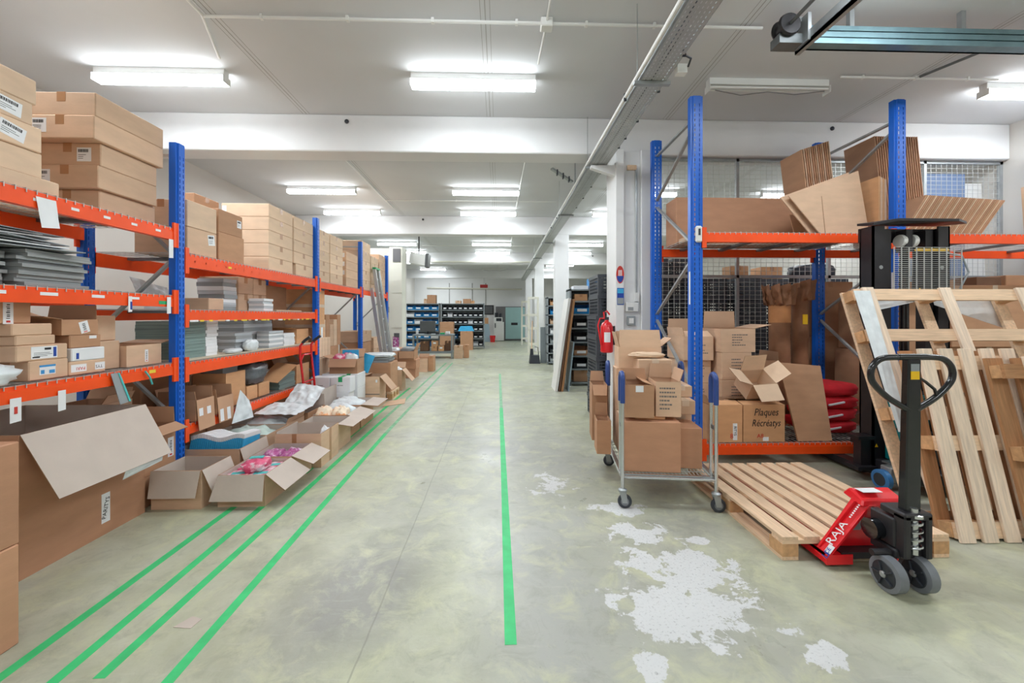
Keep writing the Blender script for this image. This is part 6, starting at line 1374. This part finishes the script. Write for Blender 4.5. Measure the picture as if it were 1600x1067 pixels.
carton('brown carton standing on the floor beside the packing desk', -1.62, -1.32, 14.3, 14.6, 0, .46, 'card_tan'); carton('second brown carton on the floor past the packing desk', -1.3, -1.12, 14.5, 14.8, 0, .47, 'card_brown')
t = thing('cardboard_tower', 'brown carton tower standing before the black bin shelving', 'box', (-2.35, 17.9, 0)); MB().box(-.3, .3, 0, .4, 0, 1.25).build('body', 'card_brown', t); MB().box(-.302, .302, -.002, 0, .98, 1.0).build('packing_tape', 'tape_brown', t)
o = MB().hexa(((0, 0, 0), (.7, 0, 0), (.7, .3, 0), (0, .3, 0), (.1, .03, .22), (.6, .03, .22), (.6, .27, .22), (.1, .27, .22))).build('blue_tub', 'sky_blue', None, (-1.85, 17.9, .84)); tag(o, 'bright blue tub on a carton before the black bin shelving', 'tub'); carton('brown carton under the bright blue tub', -1.9, -1.1, 17.85, 18.25, 0, .839, 'card_brown') if False else carton('brown carton under the bright blue tub', -1.75, -1.2, 17.88, 18.25, 0, .839, 'card_brown')
# ------------------------------------------------------------------ far wall group
t = thing('glass_cabinet', 'tall cabinet with a pale teal door against the far wall', 'cabinet', (.3, 24.9, 0)); MB().box(-.55, 1.25, .05, .75, .03, 2.1).build('body', 'grey_plastic', t); MB().box(.05, 1.25, .03, .05, .1, 2.05).build('door', 'teal_glass', t); MB().box(.4, .8, .025, .03, .95, 1.1).build('sticker', 'ink', t); MB().box(-.5, 1.2, .06, .7, 0, .03).build('plinth', 'plastic_black', t)
t = thing('refrigerator', 'small white refrigerator before the teal cabinet', 'refrigerator', (-.05, 24.3, 0)); MB().box(-.3, .3, .03, .58, .02, 1.15).build('body', 'white_plastic', t, bevel=.01); MB().box(-.3, .3, 0, .03, .03, 1.14).build('door', 'white_plastic', t, bevel=.005); MB().box(-.25, -.2, -.03, 0, .8, 1.08).build('handle', 'plastic_black', t)
t = thing('microwave', 'white microwave on the small refrigerator', 'microwave', (-.1, 24.4, 1.151)); MB().box(-.26, .26, 0, .4, 0, .28).build('case', 'white_plastic', t, bevel=.01); MB().box(-.12, .2, -.005, 0, .05, .23).build('door_glass', 'plastic_black', t)
t = thing('coffee_maker', 'black coffee maker on the microwave', 'coffee maker', (-.1, 24.45, 1.432)); MB().box(-.2, .0, 0, .25, 0, .1).build('base', 'plastic_black', t); MB().box(-.2, .0, .15, .25, .1, .28).build('tank', 'plastic_black', t); MB().lathe((.14, .12, 0), (0, 0, 1), [(0, .07), (.2, .08), (.24, .06)], 14).build('jug', 'plastic_black', t)
t = thing('waste_bin', 'red waste bin on the floor before the refrigerator', 'bin', (-.42, 23.4, 0)); MB().lathe((0, 0, 0), (0, 0, 1), [(0, .13), (.36, .17), (.37, .18), (.38, .165)], 20).build('bin', 'gloss_red', t, smooth=True)
o = MB().hexa(((0, 0, 0), (.5, 0, 0), (.5, .02, 0), (0, .02, 0), (-.1, .3, 1.05), (.35, .3, 1.05), (.35, .32, 1.05), (-.1, .32, 1.05))).build('blue_board', 'panel_blue', None, (-1.0, 23.6, 0)); tag(o, 'pale blue panel leaning beside the red waste bin', 'board')
for i, (x, z0, z1, m) in enumerate(((-.95, 0, .5, 'card_brown'), (-.98, .501, 1.0, 'card_brown'), (-.95, 1.001, 1.4, 'card_orange'))): carton('brown carton in the stack against the far wall, ' + rank(i, 3), x - .25, x + .25, 24.2, 24.7, z0, z1, m, group='cartons against the far wall')
t = thing('wall_frame', 'dark framed notice on the far wall', 'notice', (-.7, YF - .03, 1.9)); MB().box(-.3, .3, 0, .03, -.3, .3).build('frame', 'steel_black', t); MB().box(-.24, .24, -.003, .0, -.24, .24).build('sheet', 'screen', t)
t = thing('exit_sign', 'small red sign hanging below the far ceiling', 'sign', (-.92, 23.3, 3.22)); MB().box(-.22, .22, 0, .06, -.08, .1).build('panel', 'sign_red', t); MB().cyl((0, .03, .1), (0, .03, .47), .01, 6).build('rod', 'galv', t)
# white service duct and screen at the end of the racking
t = thing('service_cabinet', 'white steel service duct with access doors at the end of the racking', 'cabinet', (-2.85, 10.75, 0))
MB().box(-.1, .24, .1, .5, 0, 3.35).build('body', 'cream_steel', t); MB().box(-.02, .235, .085, .1, 1.2, 2.1).build('door', 'cream_steel', t); MB().box(-.02, .235, .085, .1, 2.12, 2.9).build('door', 'cream_steel', t); MB().box(.03, .17, .08, .1, .75, 1.05).build('grille', 'screen', t); MB().box(0.0, .2, .08, .1, 2.95, 3.3).build('grille', 'grey_plastic', t); MB().cyl((-.14, .15, .9), (-.14, .15, 3.2), .02, 8).build('conduit', 'white_plastic', t); MB().box(-.18, -.1, .12, .18, 1.6, 1.75).build('switch_box', 'paper_grey', t)
t = thing('ceiling_heater', 'white ceiling heater with a dark end hung past the racking', 'heater', (-2.35, 11.6, 3.05)); MB().hexa(((-.25, 0, -.02), (.2, 0, -.1), (.2, .4, -.1), (-.25, .4, -.02), (-.2, 0, .3), (.22, 0, .2), (.22, .4, .2), (-.2, .4, .3))).build('case', 'white_plastic', t); MB().hexa(((.2, 0, -.14), (.28, 0, -.12), (.28, .4, -.12), (.2, .4, -.14), (.23, 0, .24), (.31, 0, .24), (.31, .4, .24), (.23, .4, .24))).build('end_cap', 'screen', t); MB().bar((0, .2, .25), (0, .2, 1.1), .03, .03).build('bracket', 'steel_black', t); MB().bar((-.25, .2, .9), (.2, .2, 1.0), .03, .03).build('bracket_arm', 'steel_black', t)
# ------------------------------------------------------------------ end
